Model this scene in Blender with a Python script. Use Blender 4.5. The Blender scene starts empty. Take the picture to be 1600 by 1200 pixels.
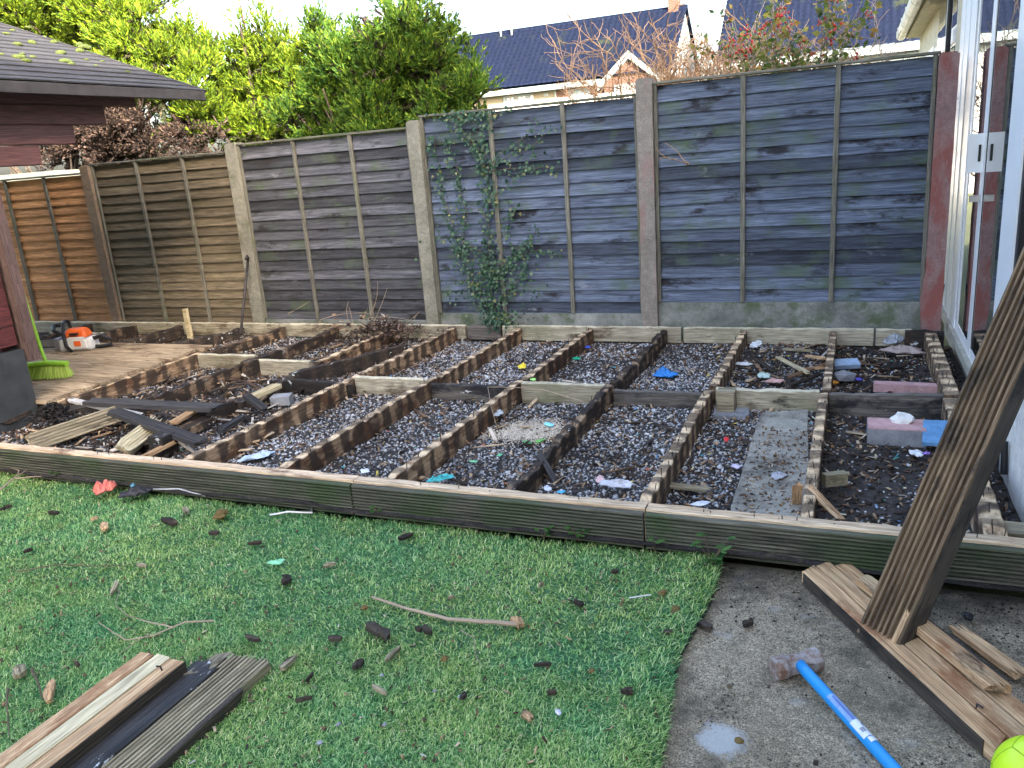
import bpy, bmesh, math, random
import numpy as np
from mathutils import Vector, Matrix, noise as mnoise

random.seed(7); rng = np.random.default_rng(11)
C = bpy.context.scene.collection
SC = bpy.context.scene
R = math.radians

# ---------------------------------------------------------------- camera, sky, sun, exposure
FPX, PITCH, ROLL, YAW, HC = 1263.08, .2761, -.0787, -.4091, 1.3847
def cam_axes(p, r, y):
    fwd = np.array([math.sin(y)*math.cos(p), math.cos(y)*math.cos(p), -math.sin(p)])
    right = np.array([math.cos(y), -math.sin(y), 0.]); up = np.cross(right, fwd)
    return math.cos(r)*right+math.sin(r)*up, -math.sin(r)*right+math.cos(r)*up, fwd
AX, AY, AZ = cam_axes(PITCH, ROLL, YAW)
cam = bpy.data.cameras.new('camera'); camo = bpy.data.objects.new('camera', cam); C.objects.link(camo)
m = Matrix.Identity(4)
for i in range(3):
    m[i][0], m[i][1], m[i][2] = AX[i], AY[i], -AZ[i]
m[0][3], m[1][3], m[2][3] = 0, 0, HC
camo.matrix_world = m
cam.sensor_width = 36; cam.lens = FPX/1600*36; cam.clip_start = .05; cam.clip_end = 600
SC.camera = camo

SUN_AZ_FROM = (1.0, -.80)          # horizontal direction towards the sun
SUN_EL = 25.0
world = bpy.data.worlds.new('World'); SC.world = world; world.use_nodes = True
wn = world.node_tree.nodes; wl = world.node_tree.links
sky = wn.new('ShaderNodeTexSky'); sky.sky_type = 'NISHITA'; sky.sun_disc = False
sky.sun_elevation = R(SUN_EL); sky.sun_rotation = math.atan2(SUN_AZ_FROM[0], SUN_AZ_FROM[1])
sky.air_density = 1.0; sky.dust_density = 6.0; sky.ozone_density = .6
wn['Background'].inputs['Strength'].default_value = .15
wl.new(sky.outputs[0], wn['Background'].inputs['Color'])
sl = bpy.data.lights.new('sun', 'SUN'); sl.energy = 2.6; sl.angle = R(.6); sl.color = (1, .94, .83)
so = bpy.data.objects.new('sun', sl); C.objects.link(so)
sdir = Vector((SUN_AZ_FROM[0], SUN_AZ_FROM[1], 0)).normalized()*math.cos(R(SUN_EL))+Vector((0, 0, math.sin(R(SUN_EL))))
so.rotation_euler = sdir.to_track_quat('Z', 'Y').to_euler(); so.location = (6, -6, 12)
SC.view_settings.view_transform = 'Standard'; SC.view_settings.look = 'None'
SC.view_settings.exposure = 2.95; SC.view_settings.gamma = 1; SC.view_settings.use_curve_mapping = False
SC.render.engine = 'CYCLES'; SC.cycles.use_denoising = True; SC.cycles.max_bounces = 8
SC.cycles.transparent_max_bounces = 8

# ---------------------------------------------------------------- survey helpers: photo pixel -> point on a known plane
def ray(px, py): return AZ+(px-800)/FPX*AX-(py-600)/FPX*AY
O0 = np.array([0, 0, HC])
def onZ(px, py, z): v = ray(px, py); return Vector(O0+v*(z-HC)/v[2])
def onY(px, py, y): v = ray(px, py); return Vector(O0+v*y/v[1])
def onX(px, py, x): v = ray(px, py); return Vector(O0+v*x/v[0])
def px_size(p, n): return n*float(np.dot(np.array(p)-O0, AZ))/FPX

# ---------------------------------------------------------------- object helpers
def nz(x, y, z, s=1.0): return mnoise.noise(Vector((x*s, y*s, z*s)))
class MB:
    def __init__(s): s.v = []; s.f = []
    def add(s, vs, fs):
        o = len(s.v); s.v += [tuple(p) for p in vs]; s.f += [tuple(i+o for i in f) for f in fs]; return s
    def box(s, lo, hi):
        x0, y0, z0 = lo; x1, y1, z1 = hi
        return s.add([(x0,y0,z0),(x1,y0,z0),(x1,y1,z0),(x0,y1,z0),(x0,y0,z1),(x1,y0,z1),(x1,y1,z1),(x0,y1,z1)],
                     [(3,2,1,0),(4,5,6,7),(0,1,5,4),(1,2,6,5),(2,3,7,6),(3,0,4,7)])
    def obox(s, c, size, rot):
        c = Vector(c); hx, hy, hz = [q/2 for q in size]
        vs = [c+rot@Vector((a*hx, b*hy, d*hz)) for d in (-1,1) for b in (-1,1) for a in (-1,1)]
        return s.add(vs, [(2,3,1,0),(4,5,7,6),(0,1,5,4),(1,3,7,5),(3,2,6,7),(2,0,4,6)])
    def sweep(s, pts, prof, up=(0,0,1), jit=0., endjag=0., fn=None, cap=True, seed=0):
        """closed profile [(side, up)] carried along pts; jit roughens, endjag splinters the two ends"""
        pts = [Vector(p) for p in pts]; n = len(pts); k = len(prof); up = Vector(up); vs = []
        rr = random.Random(seed*31+n)
        j0 = [rr.uniform(-1,1) for _ in prof]; j1 = [rr.uniform(-1,1) for _ in prof]
        for i, p in enumerate(pts):
            d = (pts[min(i+1,n-1)]-pts[max(i-1,0)]).normalized()
            sd = d.cross(up).normalized(); uu = sd.cross(d)
            for q, (a, b) in enumerate(prof):
                P = p+sd*a+uu*b
                if jit:
                    P = P+sd*(jit*nz(P.x+seed,P.y,P.z,9))+uu*(jit*nz(P.x,P.y+seed,P.z+7,9))
                if endjag and i == 0: P = P-d*endjag*j0[q]
                if endjag and i == n-1: P = P+d*endjag*j1[q]
                if fn: P = fn(P, i/(n-1), a, b, sd, uu)
                vs.append(P)
        fs = []
        for i in range(n-1):
            for q in range(k):
                a, b = i*k+q, i*k+(q+1)%k
                fs.append((a, b, b+k, a+k))
        if cap: fs += [tuple(reversed(range(k))), tuple(range((n-1)*k, n*k))]
        return s.add(vs, fs)
    def tube(s, pts, r, k=6, taper=1.0):
        pts = [Vector(p) for p in pts]; n = len(pts); vs = []; 
        for i, p in enumerate(pts):
            d = (pts[min(i+1,n-1)]-pts[max(i-1,0)])
            d = d.normalized() if d.length > 1e-9 else Vector((0,0,1))
            a = d.cross(Vector((.31,.17,.93)))
            if a.length < 1e-3: a = d.cross(Vector((1,0,0)))
            a.normalize(); b = d.cross(a); rad = r*(1+(taper-1)*i/max(n-1,1))
            vs += [p+(a*math.cos(t)+b*math.sin(t))*rad for t in [2*math.pi*q/k for q in range(k)]]
        fs = [(i*k+q, i*k+(q+1)%k, (i+1)*k+(q+1)%k, (i+1)*k+q) for i in range(n-1) for q in range(k)]
        fs += [tuple(reversed(range(k))), tuple(range((n-1)*k, n*k))]
        return s.add(vs, fs)
    def lump(s, c, r, seed=0, rough=.35, sub=1, squash=(1,1,1)):
        bm = bmesh.new(); bmesh.ops.create_icosphere(bm, subdivisions=sub, radius=1)
        vs = []
        for v in bm.verts:
            q = v.co*(1+rough*nz(v.co.x+seed*3.1, v.co.y, v.co.z, 1.6))
            vs.append((c[0]+q.x*r*squash[0], c[1]+q.y*r*squash[1], c[2]+q.z*r*squash[2]))
        fs = [[v.index for v in f.verts] for f in bm.faces]; bm.free()
        return s.add(vs, fs)
    def build(s, name, mat, parent=None, smooth=False, matrix=None):
        o = org(parent) if matrix is None else Vector((0,0,0))
        me = bpy.data.meshes.new(name)
        me.from_pydata([(p[0]-o.x, p[1]-o.y, p[2]-o.z) for p in s.v], [], s.f); me.update()
        return link(name, me, mat, parent, smooth)
ORG = {}
def org(o): return ORG.get(o.name, Vector((0,0,0))) if o is not None else Vector((0,0,0))
def link(name, me, mat, parent=None, smooth=False):
    ob = bpy.data.objects.new(name, me); C.objects.link(ob)
    if mat is not None: me.materials.append(mat)
    if smooth: me.polygons.foreach_set('use_smooth', [True]*len(me.polygons))
    if parent is not None: ob.parent = parent; ORG[ob.name] = org(parent)
    return ob
def np_mesh(name, V, F, mat, parent=None):
    """V (n,3), F (m,k) arrays"""
    me = bpy.data.meshes.new(name); V = np.asarray(V, np.float32)
    o = org(parent); V = V-np.array([o.x,o.y,o.z], np.float32)
    k = F.shape[1]; m_ = F.shape[0]
    me.vertices.add(len(V)); me.vertices.foreach_set('co', V.ravel())
    me.loops.add(m_*k); me.loops.foreach_set('vertex_index', F.astype(np.int32).ravel())
    me.polygons.add(m_); me.polygons.foreach_set('loop_start', np.arange(0, m_*k, k, dtype=np.int32))
    me.update(calc_edges=True); me.validate()
    return link(name, me, mat, parent)
def tag(o, label, cat, group=None, kind=None):
    o['label'] = label; o['category'] = cat
    if group: o['group'] = group
    if kind: o['kind'] = kind
    return o
def thing(name, label, cat, loc=(0,0,0), group=None):
    o = bpy.data.objects.new(name, None); C.objects.link(o); o.location = loc; o.empty_display_size = .1
    ORG[o.name] = Vector(loc); return tag(o, label, cat, group)
def struct(o, label=None):
    o['kind'] = 'structure'
    if label: o['label'] = label
    return o
def stuff(o): o['kind'] = 'stuff'; return o
def rect(w, h, bev=.003): 
    a, b = w/2, h/2
    return [(-a+bev,-b),(a-bev,-b),(a,-b+bev),(a,b-bev),(a-bev,b),(-a+bev,b),(-a,b-bev),(-a,-b+bev)]
def grooved(w, t, n=8, d=.0045):
    """deck board section: grooves on the +up side"""
    a = w/2; pts = [(-a,-t/2),(a,-t/2),(a,t/2-.003),(a-.003,t/2)]
    step = (w-.012)/n; x = a-.006
    for i in range(n):
        g = step*.52
        pts += [(x-step*.22, t/2), (x-step*.24-g*.15, t/2-d), (x-step*.24-g*.85, t/2-d), (x-step*.26-g, t/2)]
        x -= step
    pts += [(-a+.003,t/2),(-a,t/2-.003)]
    return pts
def lin(p0, p1, n): p0, p1 = Vector(p0), Vector(p1); return [p0.lerp(p1, i/n) for i in range(n+1)]
def rotfrom(x, z):
    """matrix whose columns are x (length), y, z (face normal)"""
    x = Vector(x).normalized(); z = Vector(z); z = (z-x*z.dot(x)).normalized(); y = z.cross(x)
    return Matrix((x, y, z)).transposed()

# ---------------------------------------------------------------- materials
class NT:
    def __init__(s, name):
        s.m = bpy.data.materials.new(name); s.m.use_nodes = True; s.t = s.m.node_tree
        s.b = s.t.nodes['Principled BSDF']; s.out = s.t.nodes['Material Output']
        s.b.inputs['Specular IOR Level'].default_value = .35
    def n(s, ty, **k):
        q = s.t.nodes.new(ty)
        for a, b in k.items(): setattr(q, a, b)
        return q
    def L(s, a, b): s.t.links.new(a, b)
    def setin(s, node, i, v):
        if hasattr(v, 'is_linked') or hasattr(v, 'node'): s.L(v, node.inputs[i])
        else: node.inputs[i].default_value = v
    def coord(s, kind='Object', scale=(1,1,1), rnd=False):
        tc = s.n('ShaderNodeTexCoord'); v = tc.outputs[kind]
        if rnd:
            oi = s.n('ShaderNodeObjectInfo'); vm = s.n('ShaderNodeVectorMath', operation='MULTIPLY_ADD')
            cx = s.n('ShaderNodeCombineXYZ')
            for i in range(3): s.L(oi.outputs['Random'], cx.inputs[i])
            s.L(cx.outputs[0], vm.inputs[0]); vm.inputs[1].default_value = (37.,53.,71.); s.L(v, vm.inputs[2]); v = vm.outputs[0]
        mp = s.n('ShaderNodeMapping'); s.L(v, mp.inputs['Vector']); mp.inputs['Scale'].default_value = scale
        return mp.outputs[0]
    def noise(s, co, scale=5., detail=4., rough=.6, dist=0.):
        q = s.n('ShaderNodeTexNoise'); s.L(co, q.inputs['Vector']); q.inputs['Scale'].default_value = scale
        q.inputs['Detail'].default_value = detail; q.inputs['Roughness'].default_value = rough; q.inputs['Distortion'].default_value = dist
        return q.outputs['Fac']
    def vor(s, co, scale=5., feature='F1', out='Distance'):
        q = s.n('ShaderNodeTexVoronoi', feature=feature); s.L(co, q.inputs['Vector']); q.inputs['Scale'].default_value = scale
        return q.outputs[out]
    def ramp(s, f, stops):
        q = s.n('ShaderNodeValToRGB'); s.setin(q, 0, f); e = q.color_ramp.elements
        while len(e) < len(stops): e.new(.5)
        for i, (p, c) in enumerate(stops):
            e[i].position = p; e[i].color = (*c, 1) if not isinstance(c, (int,float)) else (c,c,c,1)
        return q.outputs[0]
    def mix(s, f, a, b, mode='MIX'):
        q = s.n('ShaderNodeMix', data_type='RGBA', blend_type=mode); q.clamp_result = False
        s.setin(q, 0, f)
        for i, v in ((6,a),(7,b)):
            if isinstance(v, tuple) and len(v) == 3: v = (*v, 1)
            s.setin(q, i, v)
        return q.outputs[2]
    def math(s, op, a, b=0., c=0.):
        q = s.n('ShaderNodeMath', operation=op); s.setin(q,0,a); s.setin(q,1,b)
        if op in ('MULTIPLY_ADD','SMOOTH_MIN','SMOOTH_MAX','COMPARE'): s.setin(q,2,c)
        return q.outputs[0]
    def rand(s): return s.n('ShaderNodeObjectInfo').outputs['Random']
    def island(s): return s.n('ShaderNodeNewGeometry').outputs['Random Per Island']
    def bump(s, h, strength=.3, dist=.01):
        q = s.n('ShaderNodeBump'); q.inputs['Strength'].default_value = strength; q.inputs['Distance'].default_value = dist
        s.L(h, q.inputs['Height']); s.L(q.outputs[0], s.b.inputs['Normal']); return q
    def fin(s, col, rough=.8, metal=0., spec=None):
        s.setin(s.b, 'Base Color', (*col,1) if isinstance(col, tuple) and len(col)==3 else col)
        s.setin(s.b, 'Roughness', rough); s.b.inputs['Metallic'].default_value = metal
        if spec is not None: s.b.inputs['Specular IOR Level'].default_value = spec
        return s.m
def wood(name, c1, c2, axis='X', rnd=.5, green=None, gthr=.55, stain=None, sthr=.55, white=0., stripe=None, knots=0., rough=.78, bump=.35, gs=1., sscale=4., hue=0., top=None):
    q = NT(name); ai = 'XYZ'.index(axis)
    def sc(al, ac): v = [ac]*3; v[ai] = al; return tuple(v)
    co = q.coord(scale=sc(1.6*gs, 34*gs), rnd=True); g = q.noise(co, 1., 5., .65, .6)
    co2 = q.coord(scale=sc(7*gs, 190*gs), rnd=True); f = q.noise(co2, 1., 3., .6)
    col = q.ramp(g, [(.28,c1),(.72,c2)])
    col = q.mix(.8, col, q.ramp(f, [(.28,.22),(.72,1.6)]), 'MULTIPLY')
    if rnd:
        r = q.rand(); col = q.mix(1., col, q.ramp(r, [(0.,1-rnd),(1.,1+rnd)]), 'MULTIPLY')
    if knots:
        kc = q.coord(scale=sc(2.3, 9.), rnd=True); d = q.vor(kc, 1.)
        col = q.mix(q.ramp(d, [(.0,knots),(.10,0.)]), col, (.035,.02,.015))
    pc = q.coord(rnd=True)
    if stain:
        for k, (colr, thr) in enumerate([stain] if not isinstance(stain, list) else stain):
            nn = q.noise(q.coord(scale=sc(.6,1.6), rnd=True), sscale+k*2.3, 6., .68)
            col = q.mix(q.ramp(nn, [(thr,0.),(thr+.09,1.)]), col, colr)
    if stripe:
        per, dark, amt = stripe
        sx = q.n('ShaderNodeSeparateXYZ'); tc = q.n('ShaderNodeTexCoord'); q.L(tc.outputs['Object'], sx.inputs[0])
        w = q.noise(q.coord(), 7., 3., .6)
        t = q.math('MULTIPLY_ADD', w, .17, sx.outputs[ai]); t = q.math('DIVIDE', t, per); t = q.math('FRACT', t)
        t = q.math('ABSOLUTE', q.math('SUBTRACT', t, .5))
        blot = q.noise(q.coord(), 5., 3., .6)
        t = q.math('ADD', t, q.math('MULTIPLY', q.math('SUBTRACT', q.noise(q.coord(), 2.3, 2., .5), .5), .5))
        k = q.ramp(t, [(.20,1.),(.34,0.)]); k = q.math('MULTIPLY', k, q.ramp(blot, [(.28,.45),(.50,1.)])); k = q.math('MULTIPLY', k, amt)
        col = q.mix(k, col, dark)
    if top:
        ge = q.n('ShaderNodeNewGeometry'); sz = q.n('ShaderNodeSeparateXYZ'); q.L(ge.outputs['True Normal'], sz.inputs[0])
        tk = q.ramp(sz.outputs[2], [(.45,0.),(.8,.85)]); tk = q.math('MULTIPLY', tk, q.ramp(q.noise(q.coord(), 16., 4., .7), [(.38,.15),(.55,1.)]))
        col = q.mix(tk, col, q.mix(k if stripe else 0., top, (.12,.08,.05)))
    if green:
        gn = q.noise(q.coord(rnd=True), 2.6, 5., .65); col = q.mix(q.ramp(gn, [(gthr,0.),(gthr+.2,.8)]), col, green)
    if white:
        wn_ = q.noise(q.coord(scale=sc(.7,1.3), rnd=True), 11., 6., .72); col = q.mix(q.ramp(wn_, [(white,0.),(white+.03,1.)]), col, (.62,.65,.66))
    h = q.math('ADD', f, q.math('MULTIPLY', g, 1.3)); q.bump(h, bump, .004)
    return q.fin(col, rough)
def plain(name, col, rough=.6, metal=0., var=.25, vs=30., spec=None, bump=0.):
    q = NT(name); n_ = q.noise(q.coord(), vs, 4., .6)
    c = q.mix(1., (*col,), q.ramp(n_, [(.25,1-var),(.75,1+var)]), 'MULTIPLY')
    if bump: q.bump(n_, bump, .01)
    return q.fin(c, rough, metal, spec)
def islands(name, stops, rough=.85, trans=0., noise_amt=.3, bump=0.):
    q = NT(name); c = q.ramp(q.island(), stops)
    n_ = q.noise(q.coord(), 2.2, 4., .6)
    c = q.mix(1., c, q.ramp(n_, [(.3,1-noise_amt),(.7,1+noise_amt)]), 'MULTIPLY')
    mat = q.fin(c, rough)
    if trans:
        t = q.n('ShaderNodeBsdfTranslucent'); q.L(c, t.inputs['Color']); ms = q.n('ShaderNodeMixShader'); ms.inputs[0].default_value = trans
        q.L(q.b.outputs[0], ms.inputs[1]); q.L(t.outputs[0], ms.inputs[2]); q.L(ms.outputs[0], q.out.inputs['Surface'])
    return mat

M = {}
GREEN = (.065,.085,.03)
M['slat_blue'] = wood('slat grey', (.026,.034,.056), (.130,.160,.225), 'X', .55, (.075,.115,.05), .52, [((.018,.018,.024),.55),((.20,.215,.25),.63)], knots=.85, rough=.8, bump=.5)
M['slat_mid'] = wood('slat brown grey', (.030,.031,.038), (.120,.122,.142), 'X', .5, (.075,.105,.05), .54, [((.018,.016,.016),.55),((.19,.19,.20),.64)], knots=.8, bump=.5)
M['slat_olive'] = wood('slat olive', (.075,.060,.037), (.22,.178,.122), 'X', .32, (.08,.09,.03), .60, [((.05,.04,.025),.66)], knots=.7, bump=.5)
M['slat_orange'] = wood('slat orange', (.28,.125,.05), (.68,.35,.15), 'X', .2, (.10,.10,.02), .62, None, knots=.8, bump=.4)  # orange brown slats, with warm sunlight put into the colour too
M['batten'] = wood('batten', (.10,.095,.075), (.22,.21,.175), 'Z', .2, (.075,.10,.04), .55, None, rough=.85)
M['cap'] = wood('cap rail', (.10,.095,.075), (.20,.19,.155), 'X', .2, (.075,.10,.04), .5, None, rough=.85)
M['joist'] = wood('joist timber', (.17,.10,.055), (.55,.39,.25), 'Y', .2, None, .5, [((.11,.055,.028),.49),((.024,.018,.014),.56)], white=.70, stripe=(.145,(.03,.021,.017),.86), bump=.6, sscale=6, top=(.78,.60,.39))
M['joist_rot'] = wood('rotten timber', (.10,.065,.04), (.36,.25,.16), 'Y', .3, None, .5, [((.028,.019,.015),.44),((.30,.27,.25),.62)], white=.66, stripe=(.145,(.022,.016,.013),.9), bump=.9, sscale=7)
M['joist_burnt'] = wood('blackened timber', (.016,.013,.012), (.10,.07,.05), 'Y', .3, None, .5, [((.30,.24,.19),.60)], white=.63, stripe=(.145,(.012,.011,.011),.7), bump=.9, sscale=9)
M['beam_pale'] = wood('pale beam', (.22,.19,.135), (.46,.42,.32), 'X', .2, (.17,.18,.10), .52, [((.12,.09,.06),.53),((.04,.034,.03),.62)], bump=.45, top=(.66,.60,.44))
M['beam_dark'] = wood('dark beam', (.05,.045,.045), (.20,.175,.15), 'X', .25, (.10,.10,.06), .55, [((.018,.017,.02),.50)], white=.66, bump=.6)
M['beam_burnt'] = wood('charred beam', (.012,.011,.011), (.05,.04,.035), 'X', .25, None, .5, [((.08,.035,.02),.60)], white=.62, bump=.8)
M['front'] = wood('front board', (.040,.042,.031), (.145,.138,.105), 'X', .2, (.042,.07,.026), .46, [((.013,.015,.013),.55)], rough=.72, bump=.5, sscale=2.2)
M['front_top'] = wood('front beam top', (.46,.32,.20), (.76,.60,.42), 'X', .10, None, .5, [((.22,.14,.09),.60),((.08,.055,.042),.66)], white=.74, bump=.5)
M['deckboard'] = wood('deck board', (.21,.155,.10), (.48,.385,.27), 'X', .22, None, .5, [((.13,.085,.05),.54),((.07,.05,.035),.63)], knots=.4, bump=.5)
M['plank_raw'] = wood('raw plank', (.34,.19,.09), (.66,.46,.27), 'X', .08, (.40,.36,.20), .60, [((.26,.12,.055),.52),((.05,.03,.022),.585)], knots=.7, bump=.5, sscale=3.4)
M['plank_pale'] = wood('pale plank', (.44,.36,.21), (.66,.58,.39), 'X', .05, None, .5, [((.26,.16,.09),.66)], bump=.3)
M['plank_groove'] = wood('grooved plank', (.14,.115,.07), (.42,.36,.25), 'X', .1, (.11,.12,.05), .55, [((.05,.038,.027),.57)], bump=.5)
M['plank_lean'] = wood('leaning plank', (.050,.031,.018), (.27,.18,.105), 'X', .1, (.10,.09,.04), .60, [((.045,.032,.022),.54)], bump=.5)
M['plank_side'] = wood('plank edge', (.022,.018,.015), (.085,.066,.05), 'X', .1, (.05,.05,.025), .6, [((.012,.011,.010),.52)], white=.73, bump=.6)
M['plank_black'] = wood('black painted plank', (.015,.014,.015), (.06,.055,.055), 'X', .1, None, .5, [((.09,.06,.045),.62)], white=.61, bump=.5, rough=.55)
M['slat_black'] = wood('dark decking strip', (.018,.018,.02), (.075,.072,.075), 'X', .2, None, .5, [((.16,.14,.12),.66)], bump=.5, rough=.6)
M['cabin'] = wood('cabin board', (.085,.036,.036), (.135,.062,.058), 'Y', .14, None, .5, [((.10,.05,.05),.60)], rough=.6, bump=.3)
M['cabin_dark'] = wood('cabin dark board', (.05,.012,.014), (.10,.028,.028), 'Y', .14, None, .5, [((.035,.012,.012),.58)], rough=.55, bump=.3)
M['cabin_end'] = wood('cabin log end', (.075,.046,.042), (.12,.078,.072), 'Z', .05, None, .5, [((.08,.04,.035),.58)], bump=.4)
M['post'] = None

def concrete(name, c1, c2, moss=None, mthr=.55, paint=None, pthr=.45, speck=.25, scale=1., bump=.5, dirt=None):
    q = NT(name); co = q.coord(rnd=True)
    n1 = q.noise(co, 3.5*scale, 6., .65); n2 = q.noise(co, 120*scale, 3., .7); n3 = q.noise(co, 24*scale, 4., .6)
    col = q.ramp(n1, [(.3,c1),(.7,c2)]); col = q.mix(.7, col, q.ramp(n2, [(.28,1-speck*2),(.72,1+speck*1.6)]), 'MULTIPLY')
    col = q.mix(.5, col, q.ramp(n3, [(.3,.6),(.7,1.25)]), 'MULTIPLY')
    if paint: col = q.mix(q.ramp(q.noise(q.coord(scale=(1,1,.35), rnd=True), 6., 6., .7), [(pthr,0.),(pthr+.12,.92)]), col, paint)
    if moss: col = q.mix(q.ramp(q.noise(co, 5., 6., .7), [(mthr,0.),(mthr+.14,.85)]), col, moss)
    if dirt: col = q.mix(q.ramp(q.noise(co, 2.2, 7., .72), [(dirt[1],0.),(dirt[1]+.12,.9)]), col, dirt[0])
    q.bump(q.math('ADD', n2, n3), bump, .006)
    return q.fin(col, .9)
M['conc_post'] = concrete('concrete post', (.16,.155,.125), (.30,.29,.24), (.10,.115,.055), .56)
M['conc_post_brown'] = concrete('brownish post', (.20,.14,.095), (.30,.22,.16), (.10,.115,.05), .58)
M['conc_post_pink'] = concrete('pink post', (.20,.18,.155), (.30,.27,.24), (.12,.13,.08), .64, (.27,.165,.15), .50)
M['conc_post_red'] = concrete('red post', (.24,.15,.145), (.33,.20,.185), None, .6, (.26,.085,.07), .43)
M['gravel_board'] = concrete('gravel board', (.115,.125,.115), (.30,.31,.29), (.075,.105,.05), .50, None, .5, .2)
def patio_mat():
    q = NT('patio concrete'); co = q.coord(); n1 = q.noise(co, 1.7, 6., .68); n2 = q.noise(co, 210, 2., .8); n3 = q.noise(co, 46, 6., .75); n4 = q.noise(co, 3.1, 7., .7); n5=q.noise(co, 5.3, 5., .6)
    col = q.ramp(n1, [(.3,(.20,.163,.112)),(.7,(.34,.288,.208))])
    col = q.mix(.95, col, q.ramp(n2, [(.32,.18),(.48,.9),(.62,1.5),(.72,2.6)]), 'MULTIPLY')
    vs_ = q.vor(co, 150.); col = q.mix(q.ramp(vs_, [(.05,.75),(.16,0.)]), col, (.03,.027,.022))
    col = q.mix(.9, col, q.ramp(n3, [(.3,.45),(.7,1.45)]), 'MULTIPLY')
    col = q.mix(q.ramp(n4, [(.50,0.),(.66,.75)]), col, (.048,.046,.036))
    col = q.mix(q.ramp(n5, [(.60,0.),(.72,.6)]), col, (.34,.34,.33))
    sp_ = onZ(1128,1155,-.183); dv = q.n('ShaderNodeVectorMath', operation='DISTANCE'); q.L(co, dv.inputs[0]); dv.inputs[1].default_value = tuple(sp_)
    dd = q.math('ADD', dv.outputs['Value'], q.math('MULTIPLY', q.math('SUBTRACT', n3, .5), .12)); col = q.mix(q.ramp(dd, [(.045,.75),(.075,0.)]), col, (.46,.48,.50))
    sep = q.n('ShaderNodeSeparateXYZ'); q.L(co, sep.inputs[0])
    yb = q.math('MULTIPLY_ADD', n4, .9, sep.outputs[1]); k = q.ramp(q.math('DIVIDE', yb, 4.), [(.76,0.),(.83,.85)])
    col = q.mix(k, col, (.034,.031,.024))
    q.bump(q.math('ADD', n2, n3), .7, .006); return q.fin(col, .92)
M['patio'] = patio_mat()
M['slab'] = concrete('slab strip', (.22,.205,.175), (.40,.38,.33), None, .5, None, .5, .25, dirt=((.06,.05,.04), .50))
def soil_mat():
    q = NT('gravel bed soil'); co = q.coord(); n1 = q.noise(co, 2.2, 6., .7); n2 = q.noise(co, 60, 4., .7); n3 = q.noise(co, 14, 5., .65)
    col = q.ramp(n1, [(.35,(.022,.019,.018)),(.62,(.065,.057,.053))]); col = q.mix(.8, col, q.ramp(n2, [(.3,.35),(.7,1.7)]), 'MULTIPLY')
    col = q.mix(q.ramp(n3, [(.60,0.),(.68,.8)]), col, (.13,.085,.055)); q.bump(q.math('ADD', n2, n3), .9, .02); return q.fin(col, .95)
M['soil'] = soil_mat()
M['stone'] = islands('gravel stone', [(0.,(.025,.026,.030)),(.28,(.13,.135,.15)),(.58,(.33,.34,.37)),(.82,(.60,.61,.63)),(.93,(.34,.26,.18)),(1.,(.12,.075,.05))], .8)
M['litter'] = islands('wood litter', [(0.,(.03,.022,.018)),(.35,(.10,.055,.032)),(.65,(.22,.13,.075)),(.88,(.42,.30,.18)),(1.,(.55,.50,.42))], .9)
M['soilbits'] = islands('soil crumbs', [(0.,(.012,.011,.010)),(.7,(.045,.037,.030)),(1.,(.09,.07,.055))], .95)
M['turf_base'] = plain('turf backing', (.05,.13,.06), .95, var=.5, vs=18.)
def grass_mat():
    q = NT('turf fibre'); r = q.island(); co = q.coord(); n1 = q.noise(co, 1.5, 5., .62); n2 = q.noise(co, 7., 5., .65)
    a = q.ramp(r, [(0.,(.018,.12,.050)),(.4,(.085,.33,.125)),(.75,(.24,.54,.22)),(1.,(.58,.76,.40))])
    b = q.ramp(r, [(0.,(.05,.13,.03)),(.4,(.24,.44,.11)),(.75,(.52,.66,.21)),(1.,(.78,.79,.42))])
    k = q.ramp(q.math('ADD', q.math('MULTIPLY', n1, .6), q.math('MULTIPLY', n2, .4)), [(.36,0.02),(.56,.9)])
    # teal towards the deck, straw towards the middle
    c = q.mix(k, a, b); m_ = q.fin(c, .65, spec=.25)
    t = q.n('ShaderNodeBsdfTranslucent'); q.L(c, t.inputs['Color']); ms = q.n('ShaderNodeMixShader'); ms.inputs[0].default_value = .25
    q.L(q.b.outputs[0], ms.inputs[1]); q.L(t.outputs[0], ms.inputs[2]); q.L(ms.outputs[0], q.out.inputs['Surface']); return m_
M['grass'] = grass_mat()
M['moss'] = plain('moss', (.07,.09,.022), .95, var=.5, vs=60., bump=.8)
M['moss_brown'] = islands('moss tuft', [(0.,(.035,.03,.012)),(.5,(.09,.085,.02)),(1.,(.16,.10,.04))], .95)
M['golden'] = islands('golden conifer', [(0.,(.035,.085,.006)),(.5,(.125,.205,.010)),(1.,(.28,.35,.018))], .75, .28, .30)
M['green'] = islands('green conifer', [(0.,(.018,.060,.008)),(.55,(.065,.145,.012)),(1.,(.20,.27,.02))], .75, .28, .32)
M['dead'] = islands('dead conifer', [(0.,(.018,.012,.010)),(.6,(.05,.032,.026)),(1.,(.15,.095,.07))], .9, .1, .3)
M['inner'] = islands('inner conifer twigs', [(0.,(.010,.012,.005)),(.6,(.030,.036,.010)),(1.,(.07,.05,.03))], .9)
M['bark'] = plain('bark', (.075,.055,.042), .9, var=.5, vs=25., bump=.8)
M['twig'] = plain('orange twig', (.40,.25,.14), .8, var=.35, vs=5.)
M['twig_grey'] = plain('grey twig', (.34,.26,.19), .8, var=.35, vs=5.)
M['stem'] = plain('ivy stem', (.11,.085,.055), .9, var=.4, vs=20.)
M['ivy'] = islands('ivy leaf', [(0.,(.014,.040,.026)),(.6,(.035,.088,.048)),(.92,(.075,.14,.065)),(1.,(.2,.18,.06))], .34, .1, .25)
M['weed'] = islands('weed leaf', [(0.,(.03,.10,.025)),(1.,(.11,.24,.06))], .6, .25)
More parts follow.
